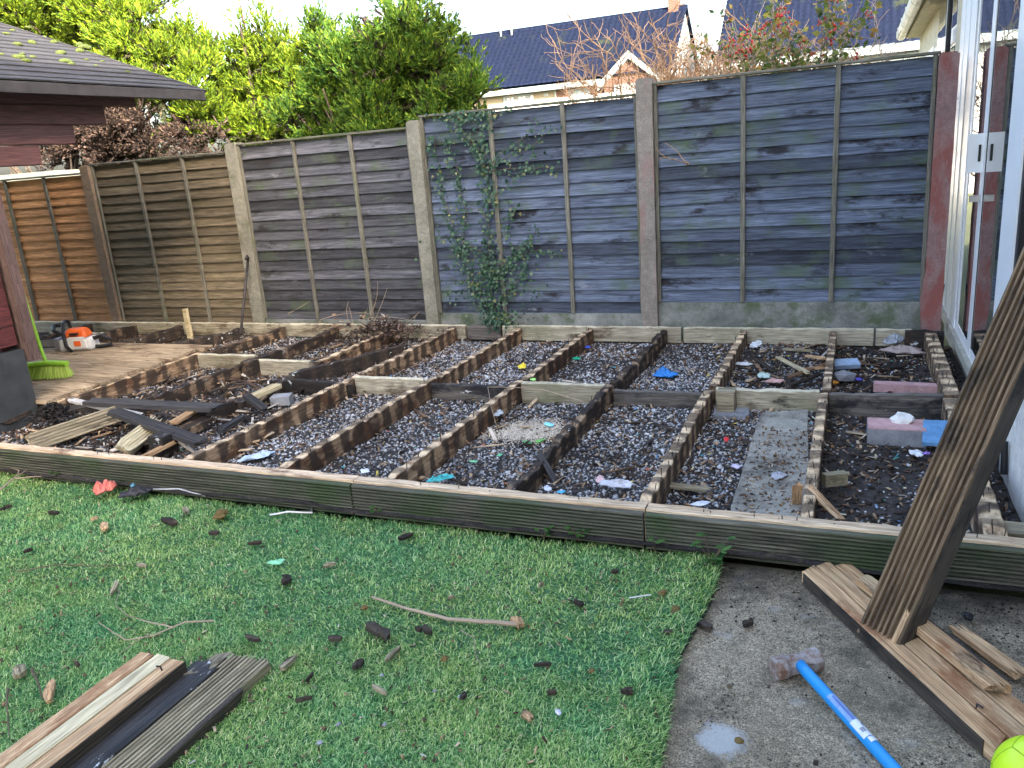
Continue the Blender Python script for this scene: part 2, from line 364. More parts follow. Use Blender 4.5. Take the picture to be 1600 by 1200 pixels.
M['shrub_leaf'] = islands('shrub leaf', [(0.,(.05,.085,.02)),(.4,(.13,.18,.035)),(.75,(.28,.25,.05)),(.92,(.36,.18,.05)),(1.,(.28,.05,.03))], .6, .3, .2)
M['berry'] = plain('red berry', (.42,.035,.025), .4, var=.2)
M['white_pvc'] = plain('white plastic frame', (.80,.81,.83), .32, var=.05, vs=4., spec=.5)
M['gasket'] = plain('black gasket', (.015,.015,.018), .5, var=.1)
def glass_mat():
    q = NT('window glass'); q.fin((.012,.02,.022), .015, spec=.6); q.b.inputs['Coat Weight'].default_value = .6; q.b.inputs['Coat Roughness'].default_value = .01; return q.m
M['glass'] = glass_mat()
M['render_white'] = concrete('white render', (.60,.58,.54), (.74,.72,.68), None, .5, None, .5, .06, bump=.2, dirt=((.36,.34,.29), .60))
M['render_cream'] = concrete('cream render', (.62,.52,.36), (.72,.62,.44), None, .5, None, .5, .06, bump=.2)
M['gutter'] = plain('grimy white gutter', (.60,.57,.46), .5, var=.25, vs=6.)
M['sill'] = concrete('stone sill', (.34,.32,.27), (.48,.46,.39), (.16,.16,.10), .62, None, .5, .15)
M['felt'] = None
def felt_mat():
    q = NT('roof felt'); co = q.coord(rnd=True); n1 = q.noise(co, 300, 3., .7); n2 = q.noise(co, 5., 5., .6)
    col = q.ramp(n2, [(.3,(.026,.025,.028)),(.7,(.050,.048,.053))]); col = q.mix(.7, col, q.ramp(n1, [(.3,.5),(.7,1.5)]), 'MULTIPLY')
    col = q.mix(q.ramp(q.noise(co, 16., 5., .7), [(.64,0.),(.72,.6)]), col, (.13,.15,.07)); q.bump(n1, .5, .004); return q.fin(col, .92)
M['felt'] = felt_mat()
M['fascia'] = plain('dark fascia', (.035,.032,.033), .7, var=.4, vs=12.)
M['plinth'] = plain('dark grey base paint', (.035,.04,.045), .7, var=.35, vs=9., bump=.3)
M['black_plastic'] = plain('black plastic', (.018,.018,.02), .45, var=.2)
M['orange_plastic'] = plain('orange plastic', (.72,.13,.025), .4, var=.1, vs=8.)
M['white_plastic'] = plain('white plastic', (.62,.63,.64), .45, var=.15, vs=12.)
M['steel'] = plain('worn steel', (.42,.42,.43), .42, .8, var=.25, vs=25.)
M['iron'] = plain('dark iron', (.045,.04,.042), .55, .4, var=.3, vs=20.)
M['lime'] = plain('lime plastic', (.22,.42,.03), .5, var=.2)
M['bristle'] = islands('lime bristle', [(0.,(.20,.33,.03)),(1.,(.45,.60,.12))], .7, .1, .1)
M['hammer_blue'] = plain('blue handle', (.012,.25,.62), .38, var=.08, vs=10., spec=.5)
def hammer_mat():
    q = NT('hammer head'); co = q.coord(); n1 = q.noise(co, 30, 5., .7); n2 = q.noise(co, 12, 5., .65)
    col = q.mix(q.ramp(n1, [(.42,0.),(.60,1.)]), (.30,.28,.28), (.17,.095,.065)); col = q.mix(q.ramp(n2, [(.54,0.),(.66,.85)]), col, (.46,.43,.42))
    q.bump(n1, .6, .003); return q.fin(col, .7, .08)
M['hammer_head'] = hammer_mat()
M['sticker'] = plain('pale sticker', (.62,.66,.74), .4, var=.1)
M['sticker_blue'] = plain('sticker print', (.10,.16,.40), .4, var=.2)
def ball_mat():
    q = NT('neon ball'); q.fin((.55,.80,.02), .35, spec=.5); return q.m
M['ball'] = ball_mat()
M['seam'] = plain('ball seam', (.30,.44,.015), .5, var=.1)
M['roof_blue'] = None
def rooftile_mat():
    q = NT('roof tile'); co = q.coord(); n = q.noise(co, .9, 5., .7); n2 = q.noise(co, 9., 4., .6)
    col = q.ramp(n2, [(.3,(.0035,.006,.018)),(.7,(.010,.016,.040))])
    col = q.mix(q.ramp(n, [(.58,0.),(.72,.7)]), col, (.035,.045,.022)); return q.fin(col, .9, spec=.08)
M['roof_blue'] = rooftile_mat()
def brick_mat():
    q = NT('far brick'); tc = q.n('ShaderNodeTexCoord'); mp = q.n('ShaderNodeMapping'); q.L(tc.outputs['Object'], mp.inputs[0]); mp.inputs['Rotation'].default_value = (R(90),0,0)
    b = q.n('ShaderNodeTexBrick'); q.L(mp.outputs[0], b.inputs['Vector']); b.inputs['Scale'].default_value = 3.2
    b.inputs['Color1'].default_value = (.115,.045,.03,1); b.inputs['Color2'].default_value = (.065,.027,.02,1); b.inputs['Mortar'].default_value = (.15,.12,.10,1)
    b.inputs['Mortar Size'].default_value = .03; b.inputs['Bias'].default_value = .1
    return q.fin(b.outputs[0], .9)
M['brick'] = brick_mat()
M['far_cream'] = plain('cream cladding', (.20,.175,.13), .8, var=.06, vs=2.)
M['far_white'] = plain('white fascia', (.22,.26,.28), .6, var=.05, vs=2.)
M['far_glass'] = plain('far window glass', (.22,.25,.27), .15, var=.2, vs=1.5, spec=.6)
M['curtain'] = plain('net curtain', (.70,.68,.65), .9, var=.15, vs=9.)
M['pink_paint'] = concrete('pink painted block', (.46,.27,.27), (.60,.37,.36), None, .5, None, .5, .1, dirt=((.045,.035,.03), .60))
M['grey_block'] = concrete('grey block', (.17,.18,.20), (.34,.35,.37), None, .5, None, .5, .15, dirt=((.06,.05,.045), .60))
M['blue_paint'] = concrete('blue painted board', (.10,.25,.46), (.16,.34,.58), None, .5, None, .5, .08, dirt=((.05,.045,.045), .62))
PL = {}
def pl(name, col, rough=.5):
    if name not in PL: PL[name] = plain(name, col, rough, var=.25, vs=25.)
    return PL[name]

# ---------------------------------------------------------------- ground
ZG = -.125
def sheet(name, x0, x1, y0, y1, nx, ny, zf, mat):
    xs = np.linspace(x0,x1,nx+1); ys = np.linspace(y0,y1,ny+1)
    V = [(x,y,zf(x,y)) for y in ys for x in xs]
    F = np.array([(j*(nx+1)+i, j*(nx+1)+i+1, (j+1)*(nx+1)+i+1, (j+1)*(nx+1)+i) for j in range(ny) for i in range(nx)])
    o = np_mesh(name, np.array(V), F, mat); o.data.polygons.foreach_set('use_smooth', [True]*len(F)); return o
g = MB().add([(-300,-200,-.30),(300,-200,-.30),(300,400,-.30),(-300,400,-.30)], [(0,1,2,3)]).build('ground', plain('distant ground', (.07,.085,.04), .95, var=.4, vs=.2))
struct(g, 'soil and rough grass ground around the garden')
def zturf(x, y):
    return -.172+.03*max(0,min(1,(-3.6-x)/1.2))+.010*nz(x,y,0,2.1)+.006*nz(x,y,3,6)+.022*max(0,1-abs(x+.50)/.14)
def turf_edge(y): return -.43+.018*math.sin(y*5.1)+.02*nz(0,y,5,3.)-.015*max(0,(y-2.5))
def zpatio(x, y): return -.183+.004*nz(x,y,1,3)
struct(sheet('concrete_patio', -.62, .72, -2.5, 2.86, 30, 60, zpatio, M['patio']), 'worn grey concrete patio beside the turf')
def zgrav(x, y):
    return ZG+.018*nz(x,y,0,1.3)+.014*nz(x,y,4,4.)-.02*max(0,min(1,(x+.2)/.5))
struct(sheet('gravel_bed', -9.2, .66, 2.82, 6.26, 150, 60, zgrav, M['soil']), 'dark soil and gravel bed under the bare joists')
turf = sheet('turf_base', -7., 0, -2.2, 2.84, 120, 90, lambda x,y: 0, M['turf_base'])
co = np.zeros(len(turf.data.vertices)*3, np.float32); turf.data.vertices.foreach_get('co', co); co = co.reshape(-1,3)
for v in co:
    u = (v[0]+7.)/7.; v[0] = -7.+u*(turf_edge(v[1])+7.); v[2] = zturf(v[0],v[1])
turf.data.vertices.foreach_set('co', co.ravel()); turf.data.update()
struct(turf, 'backing of the artificial lawn')
edge = MB()
ys = np.linspace(-2.2,2.84,120)
pv = []
for y in ys:
    x = turf_edge(y); z = zturf(x,y); pv += [(x,y,z),(x+.006,y,z-.012),(x-.01,y,zpatio(x,y)-.004)]
edge.add(pv, [(i*3+k, i*3+k+1, i*3+k+4, i*3+k+3) for i in range(119) for k in range(2)])
struct(edge.build('turf_edge', plain('turf rubber edge', (.02,.03,.025), .9, var=.3)), 'dark cut edge of the artificial lawn')

# artificial grass fibres
def fibres(n, xr, yr, lmin, lmax, wid, flat):
    X = rng.uniform(xr[0],xr[1],n); Y = rng.uniform(yr[0],yr[1],n)
    ed = np.array([turf_edge(y) for y in np.linspace(-2.2,2.84,400)]); e = np.interp(Y, np.linspace(-2.2,2.84,400), ed)
    keep = X < e+.004; X, Y, e = X[keep], Y[keep], e[keep]; n = len(X)
    Z = np.array([zturf(x,y) for x,y in zip(X,Y)])
    # swirling lie of the pile
    ang = np.array([mnoise.noise(Vector((x*1.1,y*1.1,8)))*3.2+mnoise.noise(Vector((x*5,y*5,2)))*2. for x,y in zip(X,Y)])+rng.normal(0,1.6,n)
    lean = rng.uniform(.55,1.6,n)*flat
    near = np.clip(1-(e-X)/.10, 0, 1); ang = np.where(rng.random(n)<near*.8, rng.normal(-.2,.6,n), ang); lean = lean*(1-.25*near)
    l = rng.uniform(lmin,lmax,n)*(1+.35*near); dx, dy = np.cos(ang), np.sin(ang)
    w = wid*rng.uniform(.7,1.3,n); sx, sy = -dy*w, dx*w
    B = np.stack([X,Y,Z],1); S = np.stack([sx,sy,np.zeros(n)],1)
    a1 = lean*.55; a2 = lean*1.15
    mid = B+np.stack([dx*np.sin(a1)*l*.5, dy*np.sin(a1)*l*.5, np.cos(a1)*l*.5],1)
    tip = mid+np.stack([dx*np.sin(a2)*l*.55, dy*np.sin(a2)*l*.55, np.cos(a2)*l*.5],1)
    V = np.stack([B-S, B+S, mid+S*.8, mid-S*.8, tip],1).reshape(-1,3)
    b = np.arange(n)[:,None]*5
    F = np.concatenate([b+np.array([[0,1,2]]), b+np.array([[0,2,3]]), b+np.array([[3,2,4]])],0)
    return V, F
V1, F1 = fibres(150000, (-3.4,-.38), (1.0,2.0), .012, .027, .0013, 1.15)
V2, F2 = fibres(98000, (-5.4,-.38), (2.0,2.85), .014, .028, .0016, 1.15)
V3, F3 = fibres(9000, (-3.6,-.38), (.3,1.0), .018, .036, .0016, 1.0)
VV = np.concatenate([V1,V2,V3]); FF = np.concatenate([F1, F2+len(V1), F3+len(V1)+len(V2)])
gr = np_mesh('artificial_grass', VV, FF, M['grass']); stuff(gr); gr['label'] = 'short matted green artificial grass in front of the deck frame'

def polys(n, cen, rad, sq=(1,1,.7)):
    """n little irregular stones: octahedra with jittered corners -> arrays"""
    base = np.array([(1,0,0),(-1,0,0),(0,1,0),(0,-1,0),(0,0,1),(0,0,-1)], float)
    fs = np.array([(0,2,4),(2,1,4),(1,3,4),(3,0,4),(2,0,5),(1,2,5),(3,1,5),(0,3,5)])
    V = base[None]*rng.uniform(.65,1.25,(n,6,1)); a = rng.uniform(0,6.28,n); ca, sa = np.cos(a), np.sin(a)
    tl = rng.normal(0,.4,n)
    V = V*np.array(sq)[None,None]*rng.uniform(.6,1.3,(n,1,3)); x, y, z = V[...,0], V[...,1], V[...,2]
    x2 = x*np.cos(tl)[:,None]-z*np.sin(tl)[:,None]; z2 = x*np.sin(tl)[:,None]+z*np.cos(tl)[:,None]
    V = np.stack([x2*ca[:,None]-y*sa[:,None], x2*sa[:,None]+y*ca[:,None], z2],-1)*np.asarray(rad)[:,None,None]+np.asarray(cen)[:,None,:]
    F = (np.arange(n)[:,None,None]*6+fs[None]).reshape(-1,3)
    return V.reshape(-1,3), F
def flakes(n, cen, ln, wd, th=.15, tilt=.5):
    """n bent thin chips (a folded quad pair with thickness) -> arrays"""
    base = np.array([(-1,-1,0),(1,-.7,0),(1,.8,0),(-1,1,0),(-1,-1,1),(1,-.7,1),(1,.8,1),(-1,1,1)], float)
    fs = np.array([(3,2,1,0),(4,5,6,7),(0,1,5,4),(1,2,6,5),(2,3,7,6),(3,0,4,7)])
    V = np.repeat(base[None],n,0)*rng.uniform(.7,1.2,(n,8,3)); ln = np.asarray(ln)[:,None]; wd = np.asarray(wd)[:,None]
    x = V[...,0]*ln/2; y = V[...,1]*wd/2; z = V[...,2]*wd*th+rng.normal(0,.08,(n,8))*wd
    a = rng.uniform(0,6.28,n)[:,None]; t = rng.normal(0,tilt,n)[:,None]
    x2 = x*np.cos(t)-z*np.sin(t); z2 = x*np.sin(t)+z*np.cos(t)
    V = np.stack([x2*np.cos(a)-y*np.sin(a), x2*np.sin(a)+y*np.cos(a), z2],-1)+np.asarray(cen)[:,None,:]
    F = (np.arange(n)[:,None,None]*8+fs[None]).reshape(-1,4)
    return V.reshape(-1,3), F
def place(n, xr, yr, zf, dz=0., dens=None):
    out = []
    while len(out) < n:
        x = random.uniform(*xr); y = random.uniform(*yr)
        if dens is None or random.random() < dens(x,y): out.append((x,y,zf(x,y)+dz))
    return np.array(out)
def gravdens(x, y):
    a = .5+.9*nz(x,y,9,1.5); 
    if x > -.10: a -= .75
    if x < -3.6: a -= .45
    return max(.10, min(1,a+.35))
P_ = place(52000, (-5.6,.62), (2.9,6.1), zgrav, .002, gravdens)
V, F = polys(len(P_), P_, rng.uniform(.0045,.0115,len(P_))*(1+.7*(rng.random(len(P_))<.06)))
o = stuff(np_mesh('gravel', V, F, M['stone'])); o['label'] = 'loose blue grey gravel between the joists'
P_ = place(11000, (-7.6,.64), (2.9,6.15), zgrav, .008, lambda x,y: .35+.7*max(0,nz(x,y,21,1.8))+(.3 if x > -.8 or x < -3.0 else 0))
V, F = flakes(len(P_), P_, rng.uniform(.012,.055,len(P_)), rng.uniform(.005,.018,len(P_)))
o = stuff(np_mesh('wood_litter', V, F, M['litter'])); o['label'] = 'splinters and bark crumbs over the gravel bed'
P_ = place(7500, (-8.,.64), (2.9,6.15), zgrav, .004, lambda x,y: .9 if (x > -.3 or x < -4.2) else .2)
V, F = polys(len(P_), P_, rng.uniform(.005,.02,len(P_)))
o = stuff(np_mesh('soil_crumbs', V, F, M['soilbits'])); o['label'] = 'black soil crumbs in the gravel bed'
P_ = place(900, (-5.2,.6), (2.95,6.1), zgrav, .012, lambda x,y: .25+.8*max(0,nz(x,y,31,1.6))+(.5 if x > -.75 else 0))
V, F = flakes(len(P_), P_, rng.uniform(.008,.03,len(P_)), rng.uniform(.006,.016,len(P_)))
o = stuff(np_mesh('plastic_bits', V, F, islands('plastic bits', [(0.,(.62,.64,.66)),(.45,(.45,.50,.56)),(.6,(.10,.25,.5)),(.7,(.05,.35,.3)),(.78,(.55,.1,.08)),(.86,(.6,.5,.1)),(1.,(.7,.68,.62))], .5))); o['label'] = 'tiny torn bits of plastic and paper over the gravel bed'
P_ = place(560, (-5.0,.6), (2.95,6.05), zgrav, .02, lambda x,y: .9 if (-4.9 < x < -3.1 and y < 4.8) else (.5 if -.75 < x and y > 4.6 else (.25 if x < -3 else .06)))
V, F = flakes(len(P_), P_, rng.uniform(.05,.17,len(P_)), rng.uniform(.012,.032,len(P_)), .25, .3)
o = stuff(np_mesh('splinter_litter', V, F, islands('splinter litter', [(0.,(.02,.016,.014)),(.45,(.07,.045,.03)),(.7,(.24,.15,.09)),(.86,(.50,.37,.24)),(1.,(.58,.56,.52))], .9))); o['label'] = 'broken timber splinters heaped in the rotten bays'
# dirt crumbs on patio
P_ = place(2600, (-.42,.66), (1.2,2.84), zpatio, .0015, lambda x,y: .02+.9*max(0,(y-2.35))+1.2*max(0,nz(x,y,2,5.)-.12))
V, F = polys(len(P_), P_, rng.uniform(.0012,.0035,len(P_))*(1+1.2*(rng.random(len(P_))<.08)))
o = stuff(np_mesh('dirt_crumbs', V, F, M['soilbits'])); o['label'] = 'dirt crumbs scattered on the concrete patio'
P_ = place(1500, (-4.8,-.45), (1.05,2.84), zturf, .014, lambda x,y: .25+.9*max(0,nz(x,y,13,2.2))+(.3 if y<1.9 else 0))
V, F = flakes(len(P_), P_, rng.uniform(.006,.022,len(P_)), rng.uniform(.004,.009,len(P_)))
o = stuff(np_mesh('bark_crumbs', V, F, M['litter'])); o['label'] = 'tiny bark crumbs and dust over the artificial lawn'
# concrete strip under the deck
mb = MB(); c0 = [onZ(*p,-.10) for p in ((1190,645),(1262,640),(1262,815),(1140,800))]
ring = []
for a, b in zip(c0, c0[1:]+c0[:1]):
    for k in range(8):
        q = a.lerp(b,k/8); ring.append(Vector((q.x+.012*nz(q.x,q.y,1,9), q.y+.012*nz(q.x,q.y,2,9), -.098)))
n_ = len(ring); mb.add([*ring, *[Vector((q.x,q.y,-.2)) for q in ring]], [tuple(range(n_))]+[(i,i+n_,(i+1)%n_+n_,(i+1)%n_) for i in range(n_)])
struct(mb.build('concrete_strip', M['slab']), 'dirty concrete strip on the ground between two joists')

P_ = np.array([(random.uniform(c0[3].x+.02,c0[2].x-.02),random.uniform(2.98,4.2),-.095) for _ in range(420)])
V, F = flakes(len(P_), P_, rng.uniform(.006,.03,len(P_)), rng.uniform(.004,.012,len(P_)))
o = stuff(np_mesh('strip_litter', V, F, M['litter'])); o['label'] = 'bark crumbs lying on the concrete strip'
# ---------------------------------------------------------------- fence
FY = 6.25
posts = [(-9.12,1.56,'conc_post'),(-7.19,1.60,'conc_post_brown'),(-5.31,1.68,'conc_post'),(-3.39,1.715,'conc_post'),(-1.45,1.845,'conc_post_pink'),(.527,1.80,'conc_post_red')]
plabels = ['grey concrete fence post behind the cabin','brownish concrete post between the orange and the olive panel','grey concrete post behind the crowbar','greenish grey concrete post just left of the ivy','pink painted concrete post with a broken right edge','red painted concrete post against the house']
for k, (x, zt, mt) in enumerate(posts):
    o = thing('fence_post', plabels[k], 'post', (x,FY,-.2), 'concrete posts of the fence')
    w, d = .058, .075
    prof = [(-w,-d),(w,-d),(w,-.03),(w-.022,-.026),(w-.022,.026),(w,.03),(w,d),(-w,d),(-w,.03),(-w+.022,.026),(-w+.022,-.026),(-w,-.03)]
    hgt = zt+.2; mb = MB(); n_ = 40
    def chip(P, t, a, b, sd, uu, k=k):
        z = P.z
        if k == 4 and .02 < z < .47 and a > 0 and b < 0: P.x -= .022*(1-abs(z-.22)/.27)*(.7+.6*abs(nz(0,0,z,14)))
        if k == 5 and -.05 < z < .36 and a > 0: P.x -= .03*(1-abs(z-.18)/.24)*(.7+.8*abs(nz(0,0,z,12)))
        return P
    # profile in (x, y): sweep upward with up-vector along +Y
    mb.sweep(lin((x,FY,-.2),(x,FY,zt-.012),n_), [(a,b) for a,b in prof], up=(0,1,0), jit=.0025, fn=chip, seed=k)
    mb.sweep([(x,FY,zt-.012),(x,FY,zt)], [(a*.8,b*.8) for a,b in prof], up=(0,1,0))
    mb.build('shaft', M[mt], o)
    if k == 5:
        m2 = MB(); 
        for q in range(3): m2.tube([(x+.045,FY-.06+.02*q,-.15),(x+.05,FY-.06+.02*q,.1),(x+.047+.01*q,FY-.055+.02*q,.30)], .004, 5)
        m2.build('rebar', M['iron'], o)
slats = ['slat_orange','slat_olive','slat_mid','slat_blue','slat_blue']
ztop = [1.525,1.60,1.655,1.735,1.80]; zbot = [-.09,-.03,.035,.10,.19]
pl_lab = ['orange brown overlap fence panel beside the cabin','olive brown overlap fence panel left of the crowbar','grey brown overlap panel between two grey posts behind the dry brambles','grey overlap panel with ivy growing up it','tall blue grey overlap panel between the pink and the red post']
gb_lab = ['concrete gravel board under the orange panel','concrete gravel board under the olive panel','low grey gravel board behind the dry brambles','grey gravel board behind the foot of the ivy','mossy gravel board under the tall blue grey panel']
for k in range(5):
    x0 = posts[k][0]+.048; x1 = posts[k+1][0]-.048; zb, zt = zbot[k], ztop[k]
    o = thing('lap_fence', pl_lab[k], 'fence panel', ((x0+x1)/2,FY,zb), 'overlap panels of the fence')
    n_ = 17 if k > 1 else 18; pit = (zt-.03-zb)/n_
    sm = M[slats[k]]
    for i in range(n_):
        z0 = zb+i*pit; sd = k*40+i; mb = MB(); vs = []; N = 22
        proud = random.uniform(-.003,.006)
        for q in range(N+1):
            x = x0+(x1-x0)*q/N
            wv = .006*nz(x*1.4,sd*1.7,0,1)+.004*nz(x*5,sd,1,1); wt = .003*nz(x*3,sd,5,1)
            yb = FY-.018-proud-.003*abs(nz(x*2,sd,9,1)); yt = FY+.004
            zl = z0+wv-.006; zu = z0+pit+.018+wt
            vs += [(x,yb,zl),(x,yb+.009,zl-.001),(x,yt+.009,zu),(x,yt,zu),]
        fs = []
        for q in range(N):
            for e in range(4): a, b = q*4+e, q*4+(e+1)%4; fs.append((a,b,b+4,a+4))
        fs += [(3,2,1,0),(N*4,N*4+1,N*4+2,N*4+3)]
        mb.add(vs, fs).build('slat', sm, o)
    # battens, edge battens, capping
    for fx in ([.012,.345,.675,.988]):
        x = x0+(x1-x0)*fx; w = .034 if .1 < fx < .9 else .026
        MB().sweep(lin((x,FY-.030,zb-.004),(x+random.uniform(-.006,.006),FY-.030,zt-.004),10), rect(w,.026), up=(0,1,0), jit=.0015, seed=k*9+int(fx*10)).build('batten', M['batten'], o)
    MB().sweep(lin((x0,FY-.012,zt+.004),(x1,FY-.012,zt+.004),14), rect(.075,.018), jit=.003, seed=k).build('capping_rail', M['cap'], o)
    o = thing('gravel_board', gb_lab[k], 'gravel board', ((x0+x1)/2,FY,-.2), 'concrete gravel boards of the fence')
    def gbf(P, t, a, b, sd, uu): return P
    MB().sweep(lin((x0,FY,(zb-.212)/2),(x1,FY,(zb-.212)/2),16), rect(.05,zb+.188 if zb+.188>.05 else .06,.004), jit=.002, seed=k).build('slab', M['gravel_board'], o)

# ---------------------------------------------------------------- deck frame
deck = thing('timber_deck', 'bare rotten timber frame of a dismantled deck', 'deck frame', (-2.3,4.5,-.15))
BY, MY, KY = 2.86, 4.56, 6.10
def rotfn(amt, top=.02, seed=0, notch=0.):
    def fn(P, t, a, b, sd, uu):
        if b > 0 and notch:
            u_ = (P.y/.145)%1.; w_ = .16+.12*nz(P.x*3,P.y*2,seed,1)
            if abs(u_-.5) < w_: P = P-uu*notch*(.6+.8*abs(nz(P.x*9,P.y*9,seed,1)))
        if b > 0: P = P-uu*max(0., amt*(nz(P.x*4+seed,P.y*4,2,1)+.15)+top*nz(P.x*14+seed,P.y*14,3,1))
        return P
    return fn
def timber(name, p0, p1, w, h, mat, rot=.0, jit=.003, seed=0, parent=deck, top=.01, endjag=.0, notch=0.):
    p0, p1 = Vector(p0), Vector(p1); n_ = max(4,int((p1-p0).length/(.018 if notch else .03)))
    off = Vector((0,0,-h/2))
    bx = [(-w/2,-h/2),(0,-h/2),(w/2,-h/2),(w/2,-h/6),(w/2,h/6),(w/2,h/2-.004),(w/2-.004,h/2),(w/6,h/2),(-w/6,h/2),(-w/2+.004,h/2),(-w/2,h/2-.004),(-w/2,h/6),(-w/2,-h/6)]
    return MB().sweep([q+off for q in lin(p0,p1,n_)], bx, jit=jit, fn=rotfn(rot,top,seed,notch), seed=seed, endjag=endjag).build(name, mat, parent)
JX = [(.503,'joist',.0),(-.117,'joist',.012),(-.738,'joist',.012),(-1.335,'joist_rot',.05),(-1.93,'joist',.006),(-2.546,'joist',.008),(-3.15,'joist',.015)]
for i, (x, mt, rt) in enumerate(JX):
    w = .048 if i else .075
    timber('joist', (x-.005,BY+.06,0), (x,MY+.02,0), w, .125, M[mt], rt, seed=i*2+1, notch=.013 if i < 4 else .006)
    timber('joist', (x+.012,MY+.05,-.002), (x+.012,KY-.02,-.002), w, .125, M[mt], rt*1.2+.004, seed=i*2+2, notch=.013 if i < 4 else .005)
# left, broken and blackened runs
timber('joist', (-3.775,BY+.35,-.03), (-3.74,4.0,-.02), .05, .12, M['joist_rot'], .05, seed=41, top=.03, endjag=.03)
timber('joist', (-3.74,4.02,-.04), (-3.73,4.78,-.03), .05, .11, M['joist_burnt'], .06, seed=42, top=.03, endjag=.03)
timber('joist', (-3.73,4.60,-.012), (-3.29,5.50,-.012), .05, .125, M['joist_burnt'], .02, seed=43, endjag=.02)
timber('joist', (-3.72,4.9,-.01), (-3.72,KY-.02,-.01), .048, .12, M['joist'], .02, seed=44)
timber('joist', (-4.40,3.65,-.015), (-4.36,4.86,-.01), .052, .125, M['joist_rot'], .035, seed=45, top=.025, endjag=.03)
timber('joist', (-4.34,4.93,-.01), (-4.34,KY-.02,-.01), .048, .12, M['joist_rot'], .02, seed=46)
timber('joist', (-5.00,3.62,-.001), (-4.99,5.10,-.001), .048, .135, M['joist'], .0, seed=47)
timber('joist', (-4.97,5.12,-.01), (-4.94,KY-.02,-.01), .05, .12, M['joist_rot'], .03, seed=48)
timber('joist', (-5.58,3.75,-.004), (-5.58,5.22,-.004), .048, .12, M['joist'], .0, seed=49)
timber('joist', (-5.60,5.25,-.01), (-5.40,KY-.05,-.01), .06, .12, M['joist_burnt'], .04, seed=50, top=.03)
timber('joist', (-6.2,3.75,-.004), (-6.2,KY-.02,-.004), .05, .12, M['joist_burnt'], .03, seed=51)
timber('joist', (-6.82,3.75,-.004), (-6.82,KY-.02,-.004), .05, .12, M['joist_rot'], .02, seed=52)
timber('joist', (-7.45,4.2,-.004), (-7.45,KY-.02,-.004), .05, .12, M['joist_rot'], .02, seed=53)
# cross noggings between joists
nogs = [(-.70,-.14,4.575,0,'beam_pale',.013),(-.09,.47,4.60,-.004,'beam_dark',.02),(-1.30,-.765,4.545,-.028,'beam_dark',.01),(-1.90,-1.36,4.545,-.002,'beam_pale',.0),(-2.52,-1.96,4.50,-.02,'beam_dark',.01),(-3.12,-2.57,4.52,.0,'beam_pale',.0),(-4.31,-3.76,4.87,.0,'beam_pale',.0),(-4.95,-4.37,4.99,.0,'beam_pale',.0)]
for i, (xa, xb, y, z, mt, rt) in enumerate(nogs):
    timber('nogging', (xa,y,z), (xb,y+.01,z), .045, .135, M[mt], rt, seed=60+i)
timber('nogging', (-3.72,4.50,-.02), (-3.10,4.42,-.025), .05, .13, M['beam_burnt'], .04, seed=70, top=.03)
timber('nogging', (-5.55,5.28,-.01), (-5.02,5.16,-.01), .05, .11, M['beam_burnt'], .03, seed=71)
timber('nogging', (-7.6,5.72,-.01), (-6.85,5.72,-.01), .05, .11, M['beam_pale'], .01, seed=72)
timber('nogging', (-8.2,5.45,-.01), (-7.48,5.45,-.01), .05, .11, M['beam_dark'], .03, seed=73)
# back beams
for i, (xa, xb, mt) in enumerate([(-9.0,-6.9,'beam_pale'),(-6.88,-5.02,'beam_pale'),(-5.0,-3.05,'beam_pale'),(-3.03,-2.72,'beam_dark'),(-2.70,-1.20,'beam_pale'),(-1.18,.16,'beam_pale'),(.175,.40,'beam_pale')]):
    timber('back_beam', (xa,KY+.04,.004), (xb,KY+.04,.004), .045, .12, M[mt], .006, seed=80+i)
timber('back_beam', (.36,KY+.0,.01), (.60,KY+.0,.01), .05, .13, M['beam_burnt'], .02, seed=88)
# post stubs
for i, (x, y, w, h, zt, mt) in enumerate([(-.632,4.50,.10,.16,.008,'plank_groove'),(-4.27,4.80,.10,.16,.01,'joist_rot'),(-4.93,5.03,.11,.16,-.012,'joist_burnt'),(-3.58,3.22,.11,.14,.012,'beam_burnt')]):
    MB().sweep(lin((x,y,zt-h),(x,y,zt),6), rect(w,w), up=(0,1,0), jit=.004, seed=i+3).build('post_stub', M[mt], deck)
MB().obox((-.60,4.46,-.135),(.19,.16,.06),Matrix.Rotation(.1,3,'Z')).build('post_pad', M['grey_block'], deck)
# front beam: bare timber with grooved facing boards
for i, (xa, xb) in enumerate([(-5.6,-2.08),(-2.075,-.72),(-.715,.70)]):
    timber('front_beam', (xa,BY+.046,.004), (xb,BY+.046,.004), .058, .14, M['front_top'], .003, seed=90+i, top=.006)
    n_ = 60
    MB().sweep(lin((xa+.002,BY+.002,-.083),(xb-.002,BY+.002,-.083+.001*i),n_), [(a,b) for a,b in grooved(.148,.028,9,.012)], up=(0,-1,0), jit=.0012, seed=i).build('front_board', M['front'], deck)
# nails standing in the joists
nb = MB()
for x, mt, rt in JX:
    for q in range(30):
        y = random.uniform(2.95,6.05); 
        if abs(y-MY) < .06: continue
        h = random.uniform(.012,.035); xx = x+random.uniform(-.015,.02); zz = -.012 if rt > .01 else -.003
        nb.tube([(xx,y,zz-.02),(xx+random.uniform(-.008,.008),y+random.uniform(-.008,.008),zz+h)], .0022, 4)
for q in range(24):
    x = random.uniform(-5,.6); nb.tube([(x,BY+.04,-.02),(x+random.uniform(-.006,.006),BY+.04,random.uniform(.006,.022))], .002, 4)
stuff(nb.build('nails', M['iron'], deck))

